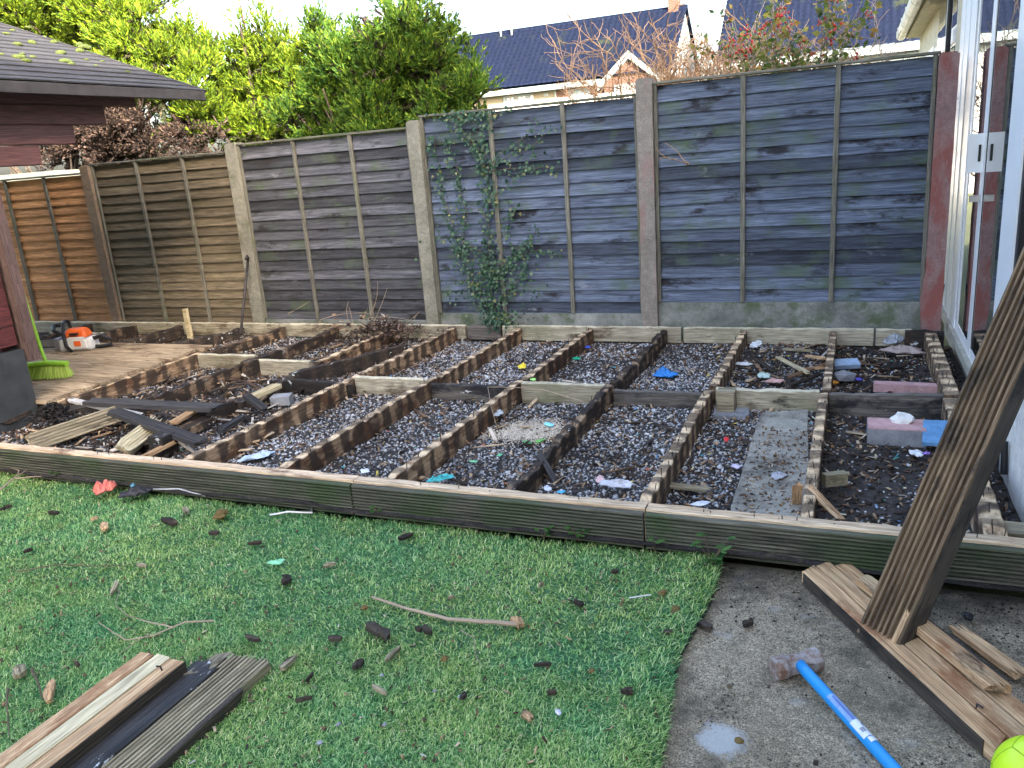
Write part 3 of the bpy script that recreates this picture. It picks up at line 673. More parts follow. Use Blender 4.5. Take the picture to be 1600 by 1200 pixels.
# remaining platform of deck boards
plat = thing('deck_platform', 'remaining patch of tan deck boards under the chainsaw', 'decking', (-6.4,4.5,0))
for i in range(11):
    y = 3.66+i*.146; xr = -4.985+.01*random.uniform(-1,1)-(.06 if i == 9 else 0); jx = random.uniform(-.03,.03)
    n_ = 30
    MB().sweep(lin((-8.3,y,.014),(xr+jx,y+random.uniform(-.003,.003),.014),n_), grooved(.131,.026,12,.0022), jit=.0014, seed=i+200, endjag=.004).build('deck_board', M['deckboard'], plat)

# ---------------------------------------------------------------- loose planks (single pieces, built along local X)
def plank_obj(name, label, cat, origin, xdir, zdir, mb, mat, group=None, parts=()):
    rot = rotfrom(xdir, zdir); o = bpy.data.objects.new(name, None); C.objects.link(o)
    o.matrix_world = Matrix.Translation(Vector(origin)) @ rot.to_4x4(); tag(o, label, cat, group); ORG[o.name] = Vector((0,0,0))
    mb.build('board', mat, o)
    for nm, m_, mt in parts: m_.build(nm, mt, o)
    return o
def vboard(L, w, t, endjag=.01, seed=0, n_grooves=2, x0=0.):
    """rough board with two V joints on its face"""
    a = w/2; pts = [(-a,-t/2),(a,-t/2),(a,t/2-.003),(a-.003,t/2)]
    for k in range(n_grooves):
        c = a-w*(k+1)/(n_grooves+1); pts += [(c+.005,t/2),(c+.001,t/2-.014),(c-.001,t/2-.014),(c-.005,t/2)]
    pts += [(-a+.003,t/2),(-a,t/2-.003)]
    return MB().sweep(lin((x0,0,0),(L,0,0),max(8,int(L/.05))), [(-p[0],p[1]) for p in pts][::-1], jit=.0022, endjag=endjag, seed=seed)
def strips(L, w, t, seed=0, gap=.006, x0=0., end=.02):
    """three boards lying tight side by side: a list of meshes"""
    out = []; sw = (w-2*gap)/3
    for k in range(3):
        y = (k-1)*(sw+gap); rr_ = random.Random(seed*5+k)
        out.append(MB().sweep(lin((x0+rr_.uniform(-end,end),y,rr_.uniform(-.0015,.0015)),(L+rr_.uniform(-end,end)*.6,y,0),max(8,int(L/.05))), rect(sw,t,.003), jit=.0018, endjag=end*.8, seed=seed*3+k))
    return out
def gboard(L, w, t, n=8, d=.005, endjag=.01, seed=0):
    return MB().sweep(lin((0,0,0),(L,0,0),max(8,int(L/.05))), grooved(w,t,n,d), jit=.0016, endjag=endjag, seed=seed)
LG = 'torn up planks on the grass'
def lay(pa, pb, z, ext):
    """start, direction and length of a plank whose far end shows at pb and which runs back through pa"""
    a, b = onZ(*pa,z), onZ(*pb,z); d = (a-b); return b, d.normalized(), d.length+ext
zt_ = -.08
b, d, L = lay((42,1184),(254,1025),zt_,.45)
dA = d
side = Vector((0,0,1)).cross(d)
# A: pale board of three strips
A3 = strips(L,.185,.07,4,.004,0.,.004)
pA = plank_obj('plank', 'thick pale plank of three strips lying on the grass', 'plank', b-Vector((0,0,.035)), d, (0,0,1), A3[0], M['plank_raw'], LG,
   [('board', A3[2], M['plank_raw']), ('middle_board', A3[1], M['plank_pale']), ('edge', MB().sweep(lin((0,.0945,0),(L,.0945,0),24), rect(.004,.067,.001), jit=.0008, seed=5), M['plank_side']),
    ('nail', MB().tube([(.06,.06,.03),(.062,.058,.05),(.07,.05,.055)], .003, 5), M['iron'])])
# which side faces the camera is +y or -y of the local frame
b2, d2, L2 = lay((115,1215),(322,1040),-.125,.4)
pB = plank_obj('plank', 'black painted plank with a splintered end beside the pale plank', 'plank', b2-Vector((0,0,.02)), dA, (.0,-.5,1), gboard(L2,.10,.05,3,.001,.03,2), M['plank_black'], LG,
   [('splinter', MB().sweep(lin((-.075,.0,.005),(.05,.0,.012),5), rect(.055,.02), jit=.006, endjag=.03, seed=9), M['plank_groove'])])
b3, d3, L3 = lay((230,1200),(392,1030),-.135,.4)
pC = plank_obj('plank', 'greenish grooved decking plank with a broken corner on the grass', 'plank', b3-Vector((0,0,.012)), dA, (0,0,1), gboard(L3,.15,.036,9,.009,.012,3), M['plank_groove'], LG,
   [('broken_edge', MB().sweep(lin((.16,.082,-.004),(L3,.084,-.004),14), rect(.022,.046), jit=.006, endjag=.03, seed=12), M['plank_side'])])
# D: plank on the patio, E strip on it, F splint
LP_ = 'torn up planks on the patio'
pD_a, pD_b = onZ(1290,885,-.13), onZ(1595,1150,-.13)
dD = (pD_b-pD_a); LD = dD.length; dD.normalize()
D3 = strips(LD,.19,.05,7,.005,0.,.025)
pD = plank_obj('plank', 'long raw wood plank with a torn end under the leaning plank', 'plank', pD_a-Vector((0,0,.022)), dD, (0,0,1), D3[0], M['plank_raw'], LP_,
   [('board', D3[1], M['plank_raw']), ('board', D3[2], M['plank_raw']), ('edge', MB().sweep(lin((.02,-.097,0),(LD-.01,-.097,0),16), rect(.004,.046,.001), jit=.001, seed=4), M['plank_side']),
    ('nail', MB().tube([(LD-.12,-.03,.02),(LD-.12,-.028,.034),(LD-.1,-.028,.038)], .003, 5), M['iron'])])
pE_a, pE_b = onZ(1355,905,-.09), onZ(1560,1068,-.09); dE = pE_b-pE_a; LE = dE.length; dE.normalize()
plank_obj('plank', 'narrow broken strip of wood on top of the raw plank', 'plank', pE_a-Vector((0,0,.012)), dE, (.06,.1,1), gboard(LE,.062,.026,2,.001,.03,8), M['plank_raw'], LP_,
   [('edge', MB().sweep(lin((.02,.033,0),(LE-.01,.033,0),14), rect(.004,.028,.001), jit=.002, seed=4), M['plank_black'])])
pF_a, pF_b = onZ(1500,985,-.15), onZ(1597,1055,-.15); dF = pF_b-pF_a; LF = dF.length; dF.normalize()
plank_obj('wood_splint', 'thin orange splint of wood beside the raw plank', 'splint', pF_a, dF, (0,.2,1), gboard(LF,.05,.018,2,.001,.03,18), M['plank_raw'])
# G: leaning plank
gA = Vector((.130,2.435,-.178)); gB = Vector((.505,2.86,.80)); dG = (gB-gA).normalized(); LG_ = (gB-gA).length*1.42
view = Vector((0,0,HC))-(gA+gB)/2
side = dG.cross(view).normalized(); nrm = side.cross(dG)
best = Matrix.Rotation(R(32), 3, dG) @ nrm
if best.x > nrm.x: best = Matrix.Rotation(R(-32), 3, dG) @ nrm
wG, tG = .145, .08
pG = plank_obj('leaning_plank', 'dark grooved timber leaning up against the house wall', 'plank', gA+dG*.01, dG, best, gboard(LG_,wG,tG,7,.013,.012,21), M['plank_lean'], None,
   [('edge', MB().sweep(lin((.01,-wG/2-.0015,-.003),(LG_,-wG/2-.0015,-.003),30), rect(.003,tG-.008,.001), jit=.0006, seed=3), M['plank_side']),
    ('torn_corner', MB().sweep(lin((-.02,-.05,tG/2-.004),(.12,-.058,tG/2+.001),6), rect(.016,.006), jit=.004, endjag=.02, seed=6), M['plank_raw'])])
# dark strips thrown on the left bays
def strip(label, pa, pb, za, zb, w, t, mat, name='decking_strip', grooves=5, zdir=(0,0,1), group='broken decking strips in the left bays', seed=0, jag=.02):
    a, b = onZ(*pa,za), onZ(*pb,zb); d = b-a
    return plank_obj(name, label, 'decking strip', a, d, zdir, gboard(d.length,w,t,grooves,.005,jag,seed), mat, group)
strip('black grooved strip lying flat across the left bays', (140,628),(338,637),.03,.02,.10,.03,M['slat_black'],seed=31)
strip('black grooved strip slanting down into the left bays', (178,643),(312,690),.045,-.02,.085,.03,M['slat_black'],seed=32)
strip('short black offcut standing by the yellow wood scrap', (385,618),(412,638),.0,-.08,.06,.03,M['slat_black'],seed=33)
strip('sunlit ribbed board on edge behind the front beam', (50,692),(190,645),-.04,-.03,.11,.04,M['plank_groove'],seed=34,zdir=(1,-.6,.5))
strip('torn pale board with white paint behind the front beam', (195,700),(245,662),-.035,-.02,.10,.05,M['plank_pale'],seed=35,zdir=(.7,-.5,.7),jag=.05)
strip('rotten board stretching up to the slanting black strip', (235,698),(330,655),-.07,-.06,.10,.05,M['joist_rot'],seed=36,jag=.05)
strip('splintered orange lath lying beside the front beam', (228,712),(272,690),-.05,-.04,.035,.02,M['plank_raw'],seed=37,jag=.05)
strip('saw cut yellow wood scrap with a notched edge', (272,660),(305,640),-.01,.0,.055,.02,M['plank_raw'],seed=38)
strip('pale yellow wood scrap resting on a grey block', (396,620),(432,603),-.02,-.02,.075,.03,M['plank_pale'],seed=39)
strip('dark offcut under the slanting strip', (262,672),(328,650),-.07,-.07,.06,.04,M['plank_side'],seed=40)
strip('dark brown scrap near the rotten board', (345,672),(378,652),-.07,-.07,.04,.03,M['slat_black'],seed=43)
strip('white painted board half buried by the front corner', (0,660),(62,632),-.05,-.03,.12,.03,M['joist_burnt'],seed=41,jag=.04)
strip('grey board leaning in the bay beside the cabin base', (70,650),(160,632),-.04,-.03,.10,.04,M['beam_burnt'],seed=42,jag=.03)
strip('white painted lath lying under the black strips', (110,625),(215,648),-.01,.0,.05,.02,pl('flaking white paint',(.5,.5,.5),.8),seed=60,grooves=2,jag=.04)
strip('thin pale batten lying across the gravel near the front', (1040,757),(1105,765),-.10,-.10,.04,.015,M['plank_groove'],seed=44)
strip('black lath leaning on the rotten joist', (842,708),(868,752),.0,-.10,.03,.012,M['slat_black'],seed=45,grooves=2)
strip('splinter of wood standing off the joist end', (1270,765),(1308,805),.0,-.03,.03,.012,M['plank_raw'],seed=46,grooves=2,jag=.04)
strip('short stake stub in front of the slab strip', (1243,792),(1246,760),-.12,.0,.04,.02,M['plank_raw'],seed=47,grooves=2,jag=.02)
for i, (pa, pb, mt) in enumerate([((1215,558),(1262,582),'plank_pale'),((1250,578),(1285,574),'plank_raw'),((1262,556),(1290,560),'plank_raw'),((1230,590),(1292,568),'litter'),((1180,560),(1210,580),'plank_side'),((1225,545),(1270,548),'plank_groove'),((1240,600),(1280,585),'joist_rot')]):
    strip(['pale lath in the upper bay by the long joist','orange lath touching the long joist','short lath high in the bay by the back beam','brown lath under the pale one','dark curved scrap in the upper bay','grey lath along the back beam','rotten scrap by the nogging'][i], pa, pb, -.09,-.08,.03,.014,M[mt],name='wood_lath',grooves=2,seed=50+i,group='laths in the upper right bay')
MB_block = [((1400,672),(.30,.17,.10),'pink_paint','grey_block'),]
o = thing('painted_block', 'pink topped grey concrete block in the right bay', 'block', (.17,4.22,-.14))
c = onZ(1400,663,-.05)
MB().obox((c.x,c.y,-.095),(.26,.17,.086),Matrix.Rotation(.02,3,'Z')).build('block', M['grey_block'], o)
MB().obox((c.x,c.y,-.050),(.258,.168,.006),Matrix.Rotation(.02,3,'Z')).build('painted_top', M['pink_paint'], o)
c = onZ(1462,676,-.055)
o = tag(MB().obox((c.x+.045,c.y,c.z),(.20,.25,.018),Matrix.Rotation(-.08,3,'Z')@Matrix.Rotation(.12,3,'X')@Matrix.Rotation(-.05,3,'Y')).build('painted_board', M['blue_paint']), 'flat blue painted board next to the pink block', 'board')
c = onZ(1400,600,-.08)
tag(MB().obox((c.x+.05,c.y,-.10),(.34,.07,.05),Matrix.Rotation(-.04,3,'Z')).build('painted_lath', M['pink_paint']), 'pink painted piece behind the dark nogging', 'board')
c = onZ(1318,588,-.09); tag(MB().lump((c.x,c.y,-.09),.07,3,.25,1,(1.1,.8,.6)).build('stone_block', M['grey_block']), 'rough grey stone block beside the long joist', 'stone')
c = onZ(1322,565,-.07); tag(MB().obox((c.x,c.y,-.085),(.16,.08,.03),Matrix.Rotation(.3,3,'Z')@Matrix.Rotation(.3,3,'X')).build('printed_packet', pl('pale blue packet',(.30,.40,.55))), 'pale blue printed packet by the grey stone', 'litter')
c = onZ(1412,645,.0); tag(MB().lump((c.x,c.y,-.03),.045,8,.5,2,(1.2,.8,.7)).build('foam_lump', pl('white foam',(.70,.70,.68),.9)), 'white foam lump on the pink block', 'litter')
c = onZ(440,622,-.08); tag(MB().obox((c.x,c.y,-.09),(.13,.10,.06),Matrix.Rotation(.4,3,'Z')).build('concrete_lump', M['grey_block']), 'grey block under the pale yellow wood scrap', 'block')
c = onZ(1308,750,-.08); tag(MB().obox((c.x-.01,c.y,-.075),(.10,.04,.055),Matrix.Rotation(.5,3,'Z')).build('timber_block', M['plank_groove']), 'pale timber offcut nailed beside the long joist', 'offcut')
tag(MB().obox((.58,3.06,-.035),(.16,.10,.03),Matrix.Identity(3)).build('board_offcut', M['plank_groove']), 'grooved offcut beside the right joist end', 'offcut')

# ---------------------------------------------------------------- rubbish in the bays
def crumple(name, label, px, py, z, size, col, seed, squash=(1,.8,.35), cat='litter', group=None, rough=.5):
    c = onZ(px,py,z); r = px_size(c,size)/2
    g3 = random.Random(seed*7+1); nr, na = 5, 18; vs = [(0,0,squash[2]*r*.45)]
    for i in range(1,nr+1):
        for k in range(na):
            a = 2*math.pi*k/na; f = i/nr
            rr_ = r*f*(.85+.45*nz(math.cos(a)*1.4+seed*3.3,math.sin(a)*1.4,f,1.2))
            x, y = math.cos(a)*rr_*squash[0], math.sin(a)*rr_*squash[1]
            zz = r*squash[2]*((1-f**2)*.3+abs(nz(x/r*2.3+seed,y/r*2.3,2,1.2))*1.5*(1-f*.45)+g3.uniform(-.10,.22)*(1-f*.3))-r*.1*f
            vs.append((x+g3.uniform(-.04,.04)*r,y+g3.uniform(-.04,.04)*r,max(zz,-.004)))
    fs = [(0,1+k,1+(k+1)%na) for k in range(na)]
    for i in range(nr-1):
        for k in range(na):
            a, b, c1, d1 = 1+i*na+k, 1+(i+1)*na+k, 1+(i+1)*na+(k+1)%na, 1+i*na+(k+1)%na
            fs += [(a,b,c1),(a,c1,d1)] if (i+k+seed)%2 else [(a,b,d1),(b,c1,d1)]
    nb_ = len(vs); vs += [(x*.9,y*.9,min(z,0)-.004) for x,y,z in vs[-na:]]
    fs += [(1+(nr-1)*na+k, nb_+k, nb_+(k+1)%na, 1+(nr-1)*na+(k+1)%na) for k in range(na)]+[tuple(reversed(range(nb_,nb_+na)))]
    me = bpy.data.meshes.new(name); me.from_pydata(vs,[],fs); me.transform(Matrix.Rotation(seed*1.7,4,'Z')); me.update()
    o = link(name, me, pl(name+' '+str(col), col, rough)); o.location = c; return tag(o, label, cat, group)
def heap(name, label, px, py, z, size, col, seed, squash=(1,.8,.35), cat='heap', group=None, rough=.9):
    """a low heap of loose crumbs: real flakes piled up, one object"""
    c = onZ(px,py,z); r = px_size(c,size)/2; n_ = int(500*squash[0]); g2 = np.random.default_rng(seed)
    pts = g2.normal(0,.42,(n_,2)); hh = np.exp(-(pts**2).sum(1)*2.2)*squash[2]*g2.uniform(.2,1,n_)
    P_ = np.stack([c.x+pts[:,0]*r*squash[0], c.y+pts[:,1]*r*squash[0]*.9, c.z+hh*r*1.2],1)
    if name == 'sand_patch':
        n_ = 5200; pts = g2.normal(0,.40,(n_,2)); hh = np.exp(-(pts**2).sum(1)*2)
        P_ = np.stack([c.x+pts[:,0]*r*squash[0], c.y+pts[:,1]*r*squash[0]*.8, [zgrav(x,y)+.012 for x,y in zip(c.x+pts[:,0]*r*squash[0], c.y+pts[:,1]*r*squash[0]*.8)]],1)
        V, F = polys(n_, P_, g2.uniform(.003,.007,n_)); mt = islands(name, [(0.,tuple(v*.6 for v in col)),(1.,tuple(min(.9,v*1.4) for v in col))], .95)
    else:
        V, F = flakes(n_, P_, g2.uniform(.012,.05,n_), g2.uniform(.006,.02,n_)); mt = islands(name+str(seed), [(0.,tuple(v*.35 for v in col)),(.7,col),(.93,tuple(v*2.2 for v in col)),(1.,tuple(min(.8,v*4) for v in col))], .95)
    o = np_mesh(name, V, F, mt); return tag(o, label, cat, group, 'stuff')
crumple('plastic_bag','crumpled blue plastic wrapper beyond the middle nogging',1040,584,-.10,50,(.03,.20,.55),1)
crumple('plastic_scrap','green plastic scrap near the back beam',900,560,-.10,17,(.02,.35,.22),2)
crumple('plastic_scrap','yellow plastic scrap by the joist left of the nogging',816,572,-.09,24,(.75,.60,.05),3,(1.3,.6,.3))
crumple('plastic_scrap','small dark blue scrap near the back beam',918,542,-.10,12,(.05,.10,.60),4)
crumple('leaf','bright green leaf on the pale nogging',833,592,.01,14,(.30,.65,.18),5,(1,.8,.2),'leaf')
crumple('plastic_scrap','teal plastic scrap behind the front beam',686,748,-.07,34,(.06,.42,.44),6,(1.4,.6,.4))
crumple('plastic_scrap','sky blue plastic scrap by the sandy patch',857,662,-.10,22,(.25,.62,.75),7,(1.2,.7,.2))
crumple('leaf','green leaf at the edge of the sandy patch',843,688,-.10,17,(.16,.42,.10),8,(1.2,.7,.15),'leaf')
crumple('leaf','darker green leaf beside the sandy patch',824,690,-.10,16,(.10,.34,.12),9,(1.2,.7,.15),'leaf')
crumple('leaf','pale green leaf on the open gravel',781,710,-.10,13,(.14,.48,.26),10,(1.2,.7,.15),'leaf')
crumple('leaf','green leaf on the gravel nearest the bramble twig',740,720,-.10,14,(.16,.45,.25),11,(1.2,.7,.15),'leaf')
crumple('bottle_cap','red plastic cap on the dark gravel',1135,686,-.095,18,(.75,.05,.06),12,(1.2,.5,.4))
crumple('plastic_bag','clear crumpled bag behind the front beam',962,755,-.07,48,(.50,.50,.55),13,(1.4,.7,.3))
crumple('plastic_scrap','pale pink wrapper beside the clear bag',938,748,-.07,26,(.62,.42,.42),14,(1.3,.6,.3))
crumple('plastic_scrap','blue scrap touching the front beam',877,768,-.03,14,(.08,.45,.75),15,(1.1,.7,.3))
crumple('plastic_scrap','white crumpled scrap left of the blue one',856,762,-.05,20,(.55,.57,.66),16,(1.3,.7,.3))
crumple('paper_scrap','white paper scrap left of the concrete strip',1094,786,-.04,24,(.62,.65,.78),17,(1.3,.8,.25))
crumple('plastic_scrap','lilac scrap at the edge of the concrete strip',1150,728,-.09,20,(.55,.50,.66),18,(1,.8,.3))
crumple('plastic_scrap','orange plastic scrap by the long joist',1302,598,-.10,18,(.75,.33,.05),19,(1,.8,.5))
crumple('plastic_scrap','violet scrap beside the grey stone',1342,592,-.10,14,(.08,.06,.40),20)
crumple('plastic_bag','grey filmy bag below the back beam on the right',1400,530,-.07,52,(.34,.36,.40),21,(1.4,.7,.5))
crumple('plastic_bag','brownish filmy bag in the top right bay',1412,548,-.09,60,(.34,.27,.25),22,(1.4,.7,.35))
crumple('plastic_bag','white torn bag in the top middle bay',1180,540,-.08,26,(.66,.70,.74),23,(1.2,.8,.6))
crumple('paper_scrap','white paper scrap among the laths',1162,568,-.09,26,(.62,.64,.66),24,(1.3,.6,.2))
crumple('plastic_scrap','pale green film among the laths',1194,586,-.09,30,(.42,.55,.50),25,(1.2,.7,.3))
crumple('plastic_scrap','pink wrapper among the laths',1210,595,-.09,28,(.55,.33,.30),26,(1.2,.7,.3))
crumple('paper_scrap','white paper scrap under the blue board',1432,708,-.10,26,(.66,.68,.72),27,(1.3,.8,.3))
crumple('plastic_scrap','purple scrap beside the white paper',1447,708,-.10,14,(.26,.16,.50),28)
crumple('plastic_scrap','turquoise scrap in the burnt bay',525,572,-.09,12,(.10,.50,.46),29)
crumple('paper_scrap','pinkish white scrap in the burnt bay',512,578,-.10,28,(.58,.50,.50),30,(1.3,.6,.3))
crumple('paper_scrap','white scrap on the gravel behind the front beam',570,735,-.08,20,(.64,.68,.72),31,(1.1,.8,.3))
crumple('plastic_bag','pale blue bag at the left end of the gravel',402,712,-.09,44,(.45,.55,.68),32,(1.5,.6,.3))
crumple('plastic_scrap','clear bottle end by the bramble twig',776,646,-.08,26,(.42,.48,.55),33,(1.2,.9,.5))
crumple('plastic_scrap','grey plastic lid on the concrete strip',1216,742,-.088,30,(.36,.36,.40),34,(1.2,.8,.2))
crumple('plastic_scrap','yellow packet behind the leaning plank',1518,772,-.06,26,(.65,.62,.06),35,(1.1,.7,.5))
crumple('plastic_scrap','pale rag behind the leaning plank',1506,815,-.04,26,(.60,.50,.48),36,(1,.8,.5))
crumple('plastic_scrap','crumpled white wrapper by the left back beam',384,497,-.02,10,(.66,.70,.78),37)
heap('leaf_heap','heap of rotten brown leaves and roots against the back beam',600,525,-.04,105,(.085,.055,.045),38,(1.5,.6,.45),'leaf heap',None,.95)
heap('leaf_heap','dark heap of debris beside the front corner of the cabin',85,650,-.05,60,(.025,.022,.022),39,(1.3,.9,.6),'debris heap',None,.9)
heap('leaf_heap','grey ash heap in the burnt bay',610,560,-.12,90,(.12,.085,.065),40,(1.5,.8,.2),'debris heap',None,.95)
heap('sand_patch','pale heap of spilt sand on the gravel',830,675,-.125,100,(.50,.44,.36),41,(1.5,.8,.12),'sand',None,.95)  # pale grains stand in for a pool of sun on the gravel
crumple('red_pipe','old reddish hose end behind the front beam',1520,800,-.05,26,(.28,.12,.10),42,(.6,.5,1.2),'hose')
rb = thing('rusty_stake','rusty stake standing behind the leaning plank','stake',tuple(onZ(1520,800,-.12)))
q = onZ(1520,800,-.12); MB().tube([q,q+Vector((0,0,.16))], .006, 6).build('rod', M['iron'], rb)

# ---------------------------------------------------------------- chips, sticks and scraps on the lawn and patio
ch = [(163,826,26,.55,'raw'),(265,818,44,.35,'brown'),(290,800,34,.3,'pale'),(345,808,38,.55,'moss'),(335,835,24,.5,'brown'),(632,841,34,.3,'brown'),(10,795,20,.5,'brown'),(85,803,22,.4,'brown'),(45,862,16,.4,'brown'),(180,920,36,.25,'pale'),(222,885,28,.3,'pale'),(400,850,26,.3,'brown'),(447,908,30,.6,'brown'),(515,885,24,.4,'pale'),(590,990,66,.4,'bark'),(614,1025,52,.2,'pale'),(525,1000,30,.4,'bark'),(668,986,34,.4,'brown'),(450,1038,44,.35,'pale'),(120,1040,20,.4,'brown'),(30,1052,46,.6,'pale'),(80,1083,56,.35,'raw'),(395,1000,40,.25,'bark'),(270,1045,16,.5,'brown'),(560,1040,28,.6,'bark'),(593,1080,34,.25,'pale'),(475,1095,34,.2,'bark'),(485,1060,24,.2,'brown'),(847,1041,32,.2,'bark'),(824,1121,28,.6,'raw'),(924,1052,18,.9,'moss'),(980,1083,22,.8,'brown'),(1044,991,20,.6,'bark'),(1056,955,24,.5,'moss'),(1035,930,22,.6,'moss'),(905,945,24,.5,'brown'),(806,975,36,.6,'raw'),(570,953,22,.7,'moss'),(695,1033,22,.8,'moss'),(655,985,20,.5,'brown'),(862,1085,18,.6,'brown'),(290,760,16,.5,'pale'),(148,812,16,.4,'raw'),(1155,1162,26,.7,'moss'),(1170,976,26,.6,'brown'),(1105,980,40,.4,'bark'),(1512,967,20,.9,'coal'),(1140,1075,10,.6,'pale'),(845,915,14,.6,'pale'),(960,895,16,.5,'brown'),(705,935,12,.4,'pale'),(725,1090,18,.6,'bark'),(500,1165,20,.8,'stone'),(530,1135,16,.8,'stone'),(597,1058,14,.8,'stone'),(680,1083,13,.8,'stone'),(720,1092,14,.8,'stone'),(602,1135,14,.8,'stone'),(1275,1195,12,.6,'bark'),(1352,1150,10,.6,'coal')]
cm = {'raw':M['plank_raw'],'brown':M['joist_rot'],'pale':M['plank_groove'],'bark':M['plank_side'],'moss':M['moss_brown'],'coal':pl('coal black',(.012,.012,.014)),'stone':M['grey_block']}
cl = {'raw':('wood_chip','fresh orange wood chip','wood chip','fresh wood chips'),'brown':('wood_chip','rotten brown wood chip','wood chip','rotten brown chips'),'pale':('wood_chip','weathered greyish wood chip','wood chip','weathered wood chips'),'bark':('wood_chip','dark damp splinter','wood chip','dark splinters'),'moss':('moss_tuft','brown green moss tuft','moss','loose moss tufts'),'coal':('coal_lump','black charcoal lump','charcoal','charcoal lumps'),'stone':('pebble','grey pebble','pebble','pebbles on the lawn')}
LM = [('coral rag',162,764),('bent grey stick',700,965),('pale plank',225,1020),('turf corner',1112,880),('forked twig',240,985),('sledgehammer',1245,1050),('silver strip',455,803),('small weed',592,800),('green plastic stub',432,878),('grooved plank',400,1035),('left lawn edge',10,930),('neon football',1590,1190),('lilac scrap',872,1112),('metal nail',1000,934),('splintered black plank',315,1030),('leaning timber',1390,1000),('pale straw',740,1010)]
USED = {}
def chip_label(base, px, py, sz):
    lm = sorted(LM, key=lambda q: math.hypot(q[1]-px,(q[2]-py)*1.4))
    for nm, lx, ly in lm[:4]:
        dx, dy = px-lx, (py-ly)*1.4
        far = 'well ' if math.hypot(dx,dy) > 130 else ('just ' if math.hypot(dx,dy) < 50 else '')
        w = ('right of' if dx > 0 else 'left of') if abs(dx) > abs(dy) else ('in front of' if dy > 0 else 'behind')
        for L_ in (f"{base} {far}{w} the {nm}", f"{'big' if sz > 27 else 'little'} {base} {far}{w} the {nm}"):
            if L_ not in USED: USED[L_] = 1; return L_
    return f"{base} between the {lm[0][0]} and the {lm[1][0]}"
for i, (px, py, s, asp, kd) in enumerate(ch):
    on_patio = px > 1090-(py-900)*.22
    c = onZ(px,py,(-.172 if on_patio else -.150)); L = px_size(c,s)*(.62 if kd in ('stone','moss') else .9)
    mb = MB()
    if kd in ('moss','coal','stone'):
        mb.lump((0,0,L*.12),L*.5,i,.6,2 if kd != 'stone' else 1,(1,.8,.55))
    else:
        n_ = 14; rr = random.Random(i*13+5); top = []; bot = []; W_ = L*asp/2
        for q in range(n_):
            a = 2*math.pi*q/n_; ex = math.copysign(abs(math.cos(a))**.8, math.cos(a)); ey = math.copysign(abs(math.sin(a))**.6, math.sin(a))
            x = ex*L/2*rr.uniform(.62,1.12); y = ey*W_*rr.uniform(.55,1.15)+W_*.3*math.sin(x/L*3+i)
            top.append((x,y,.004+W_*rr.uniform(.12,.42))); bot.append((x*.97,y*.95,-.006))
        mid = [(x*.35,y*.3,.004+W_*rr.uniform(.3,.75)) for x,y,z in top]
        mb.add(top+bot+mid, [(q,(q+1)%n_,(q+1)%n_+2*n_,q+2*n_) for q in range(n_)]+[(q+n_,(q+1)%n_+n_,(q+1)%n_,q) for q in range(n_)]+[tuple(range(2*n_,3*n_)),tuple(reversed(range(n_,2*n_)))])
    nm, lb, ct, gp = cl[kd]; o = tag(mb.build(nm, cm[kd]), chip_label(lb,px,py,s), ct, gp); o.location = c+Vector((0,0,.006)); o.rotation_euler = (random.uniform(-.15,.15),random.uniform(-.15,.15),random.uniform(-.6,1.2) if i % 3 else random.uniform(1.2,2.6))
def twig(name, label, pts, z, r, mat, cat='twig', fork=(), taper=.4):
    P3 = [onZ(*p,z)+Vector((0,0,.012*math.sin(i*1.9))) for i, p in enumerate(pts)]
    def smooth(P):
        out = []
        for i in range(len(P)-1):
            for k in range(4): 
                q = P[i].lerp(P[i+1],k/4); out.append(q+Vector((.004*nz(q.x,q.y,1,20),.004*nz(q.x,q.y,2,20),.003*nz(q.x,q.y,3,20))))
        return out+[P[-1]]
    mb = MB().tube(smooth(P3), r, 6, taper)
    for f in fork: mb.tube(smooth([onZ(*p,z+.005) for p in f]), r*.7, 5, .4)
    return tag(mb.build(name, mat), label, cat)
twig('stick','long bent grey stick lying across the middle of the lawn',[(815,976),(770,976),(700,965),(640,950),(582,937)],-.145,.009,M['twig_grey'],'stick',taper=.5)
twig('twig','thin forked grey twig on the lawn above the plank pile',[(335,970),(290,976),(240,990),(195,998),(172,988),(153,970)],-.145,.0035,M['twig_grey'],fork=[[(270,980),(225,970),(200,962),(180,945),(190,912)],[(230,992),(205,1008),(185,1025)]])
twig('twig','thin straight dark twig near the left edge of the lawn',[(28,893),(90,886),(150,882),(205,880)],-.145,.003,M['stem'])
twig('twig','dead brown stalk standing beside the pale chips',[(12,1075),(12,1110),(14,1150)],-.145,.004,M['stem'])
twig('twig','small stalk between two pale chips at left',[(50,1045),(58,1066),(66,1090)],-.13,.005,M['stem'])
twig('twig','pale straw on the lawn right of the bent stick',[(720,985),(740,1000),(745,1025),(755,1045)],-.145,.0018,M['twig_grey'])
twig('twig','dry twigs tangled at the left end of the front board',[(0,765),(25,748),(60,722)],-.12,.006,M['twig_grey'],fork=[[(25,748),(30,735),(0,725)],[(25,748),(50,745),(65,744)]])
twig('metal_strip','thin silver strip bent up against the front board',[(422,805),(450,803),(487,799),(488,786)],-.14,.006,M['steel'],'strip',taper=1.)
twig('plastic_strip','white plastic strip along the foot of the front board',[(240,765),(280,767),(320,773)],-.13,.005,pl('white strip',(.45,.45,.47)),'strip',taper=.6)
twig('nail','long nail on the lawn beside the moss tufts',[(984,934),(1018,934)],-.145,.003,M['steel'],'nail',taper=.9)
crumple('cloth_rag','coral red rubbery rag beside the front board',162,764,-.11,46,(.62,.16,.12),51,(1.1,.8,.7),'rag')
crumple('cloth_rag','black crumpled rag next to the coral one',213,770,-.12,50,(.03,.028,.035),52,(1.2,.7,.5),'rag')
crumple('plastic_scrap','blue scrap on the black rag',208,758,-.10,14,(.10,.25,.35),53,(1,.6,.6))
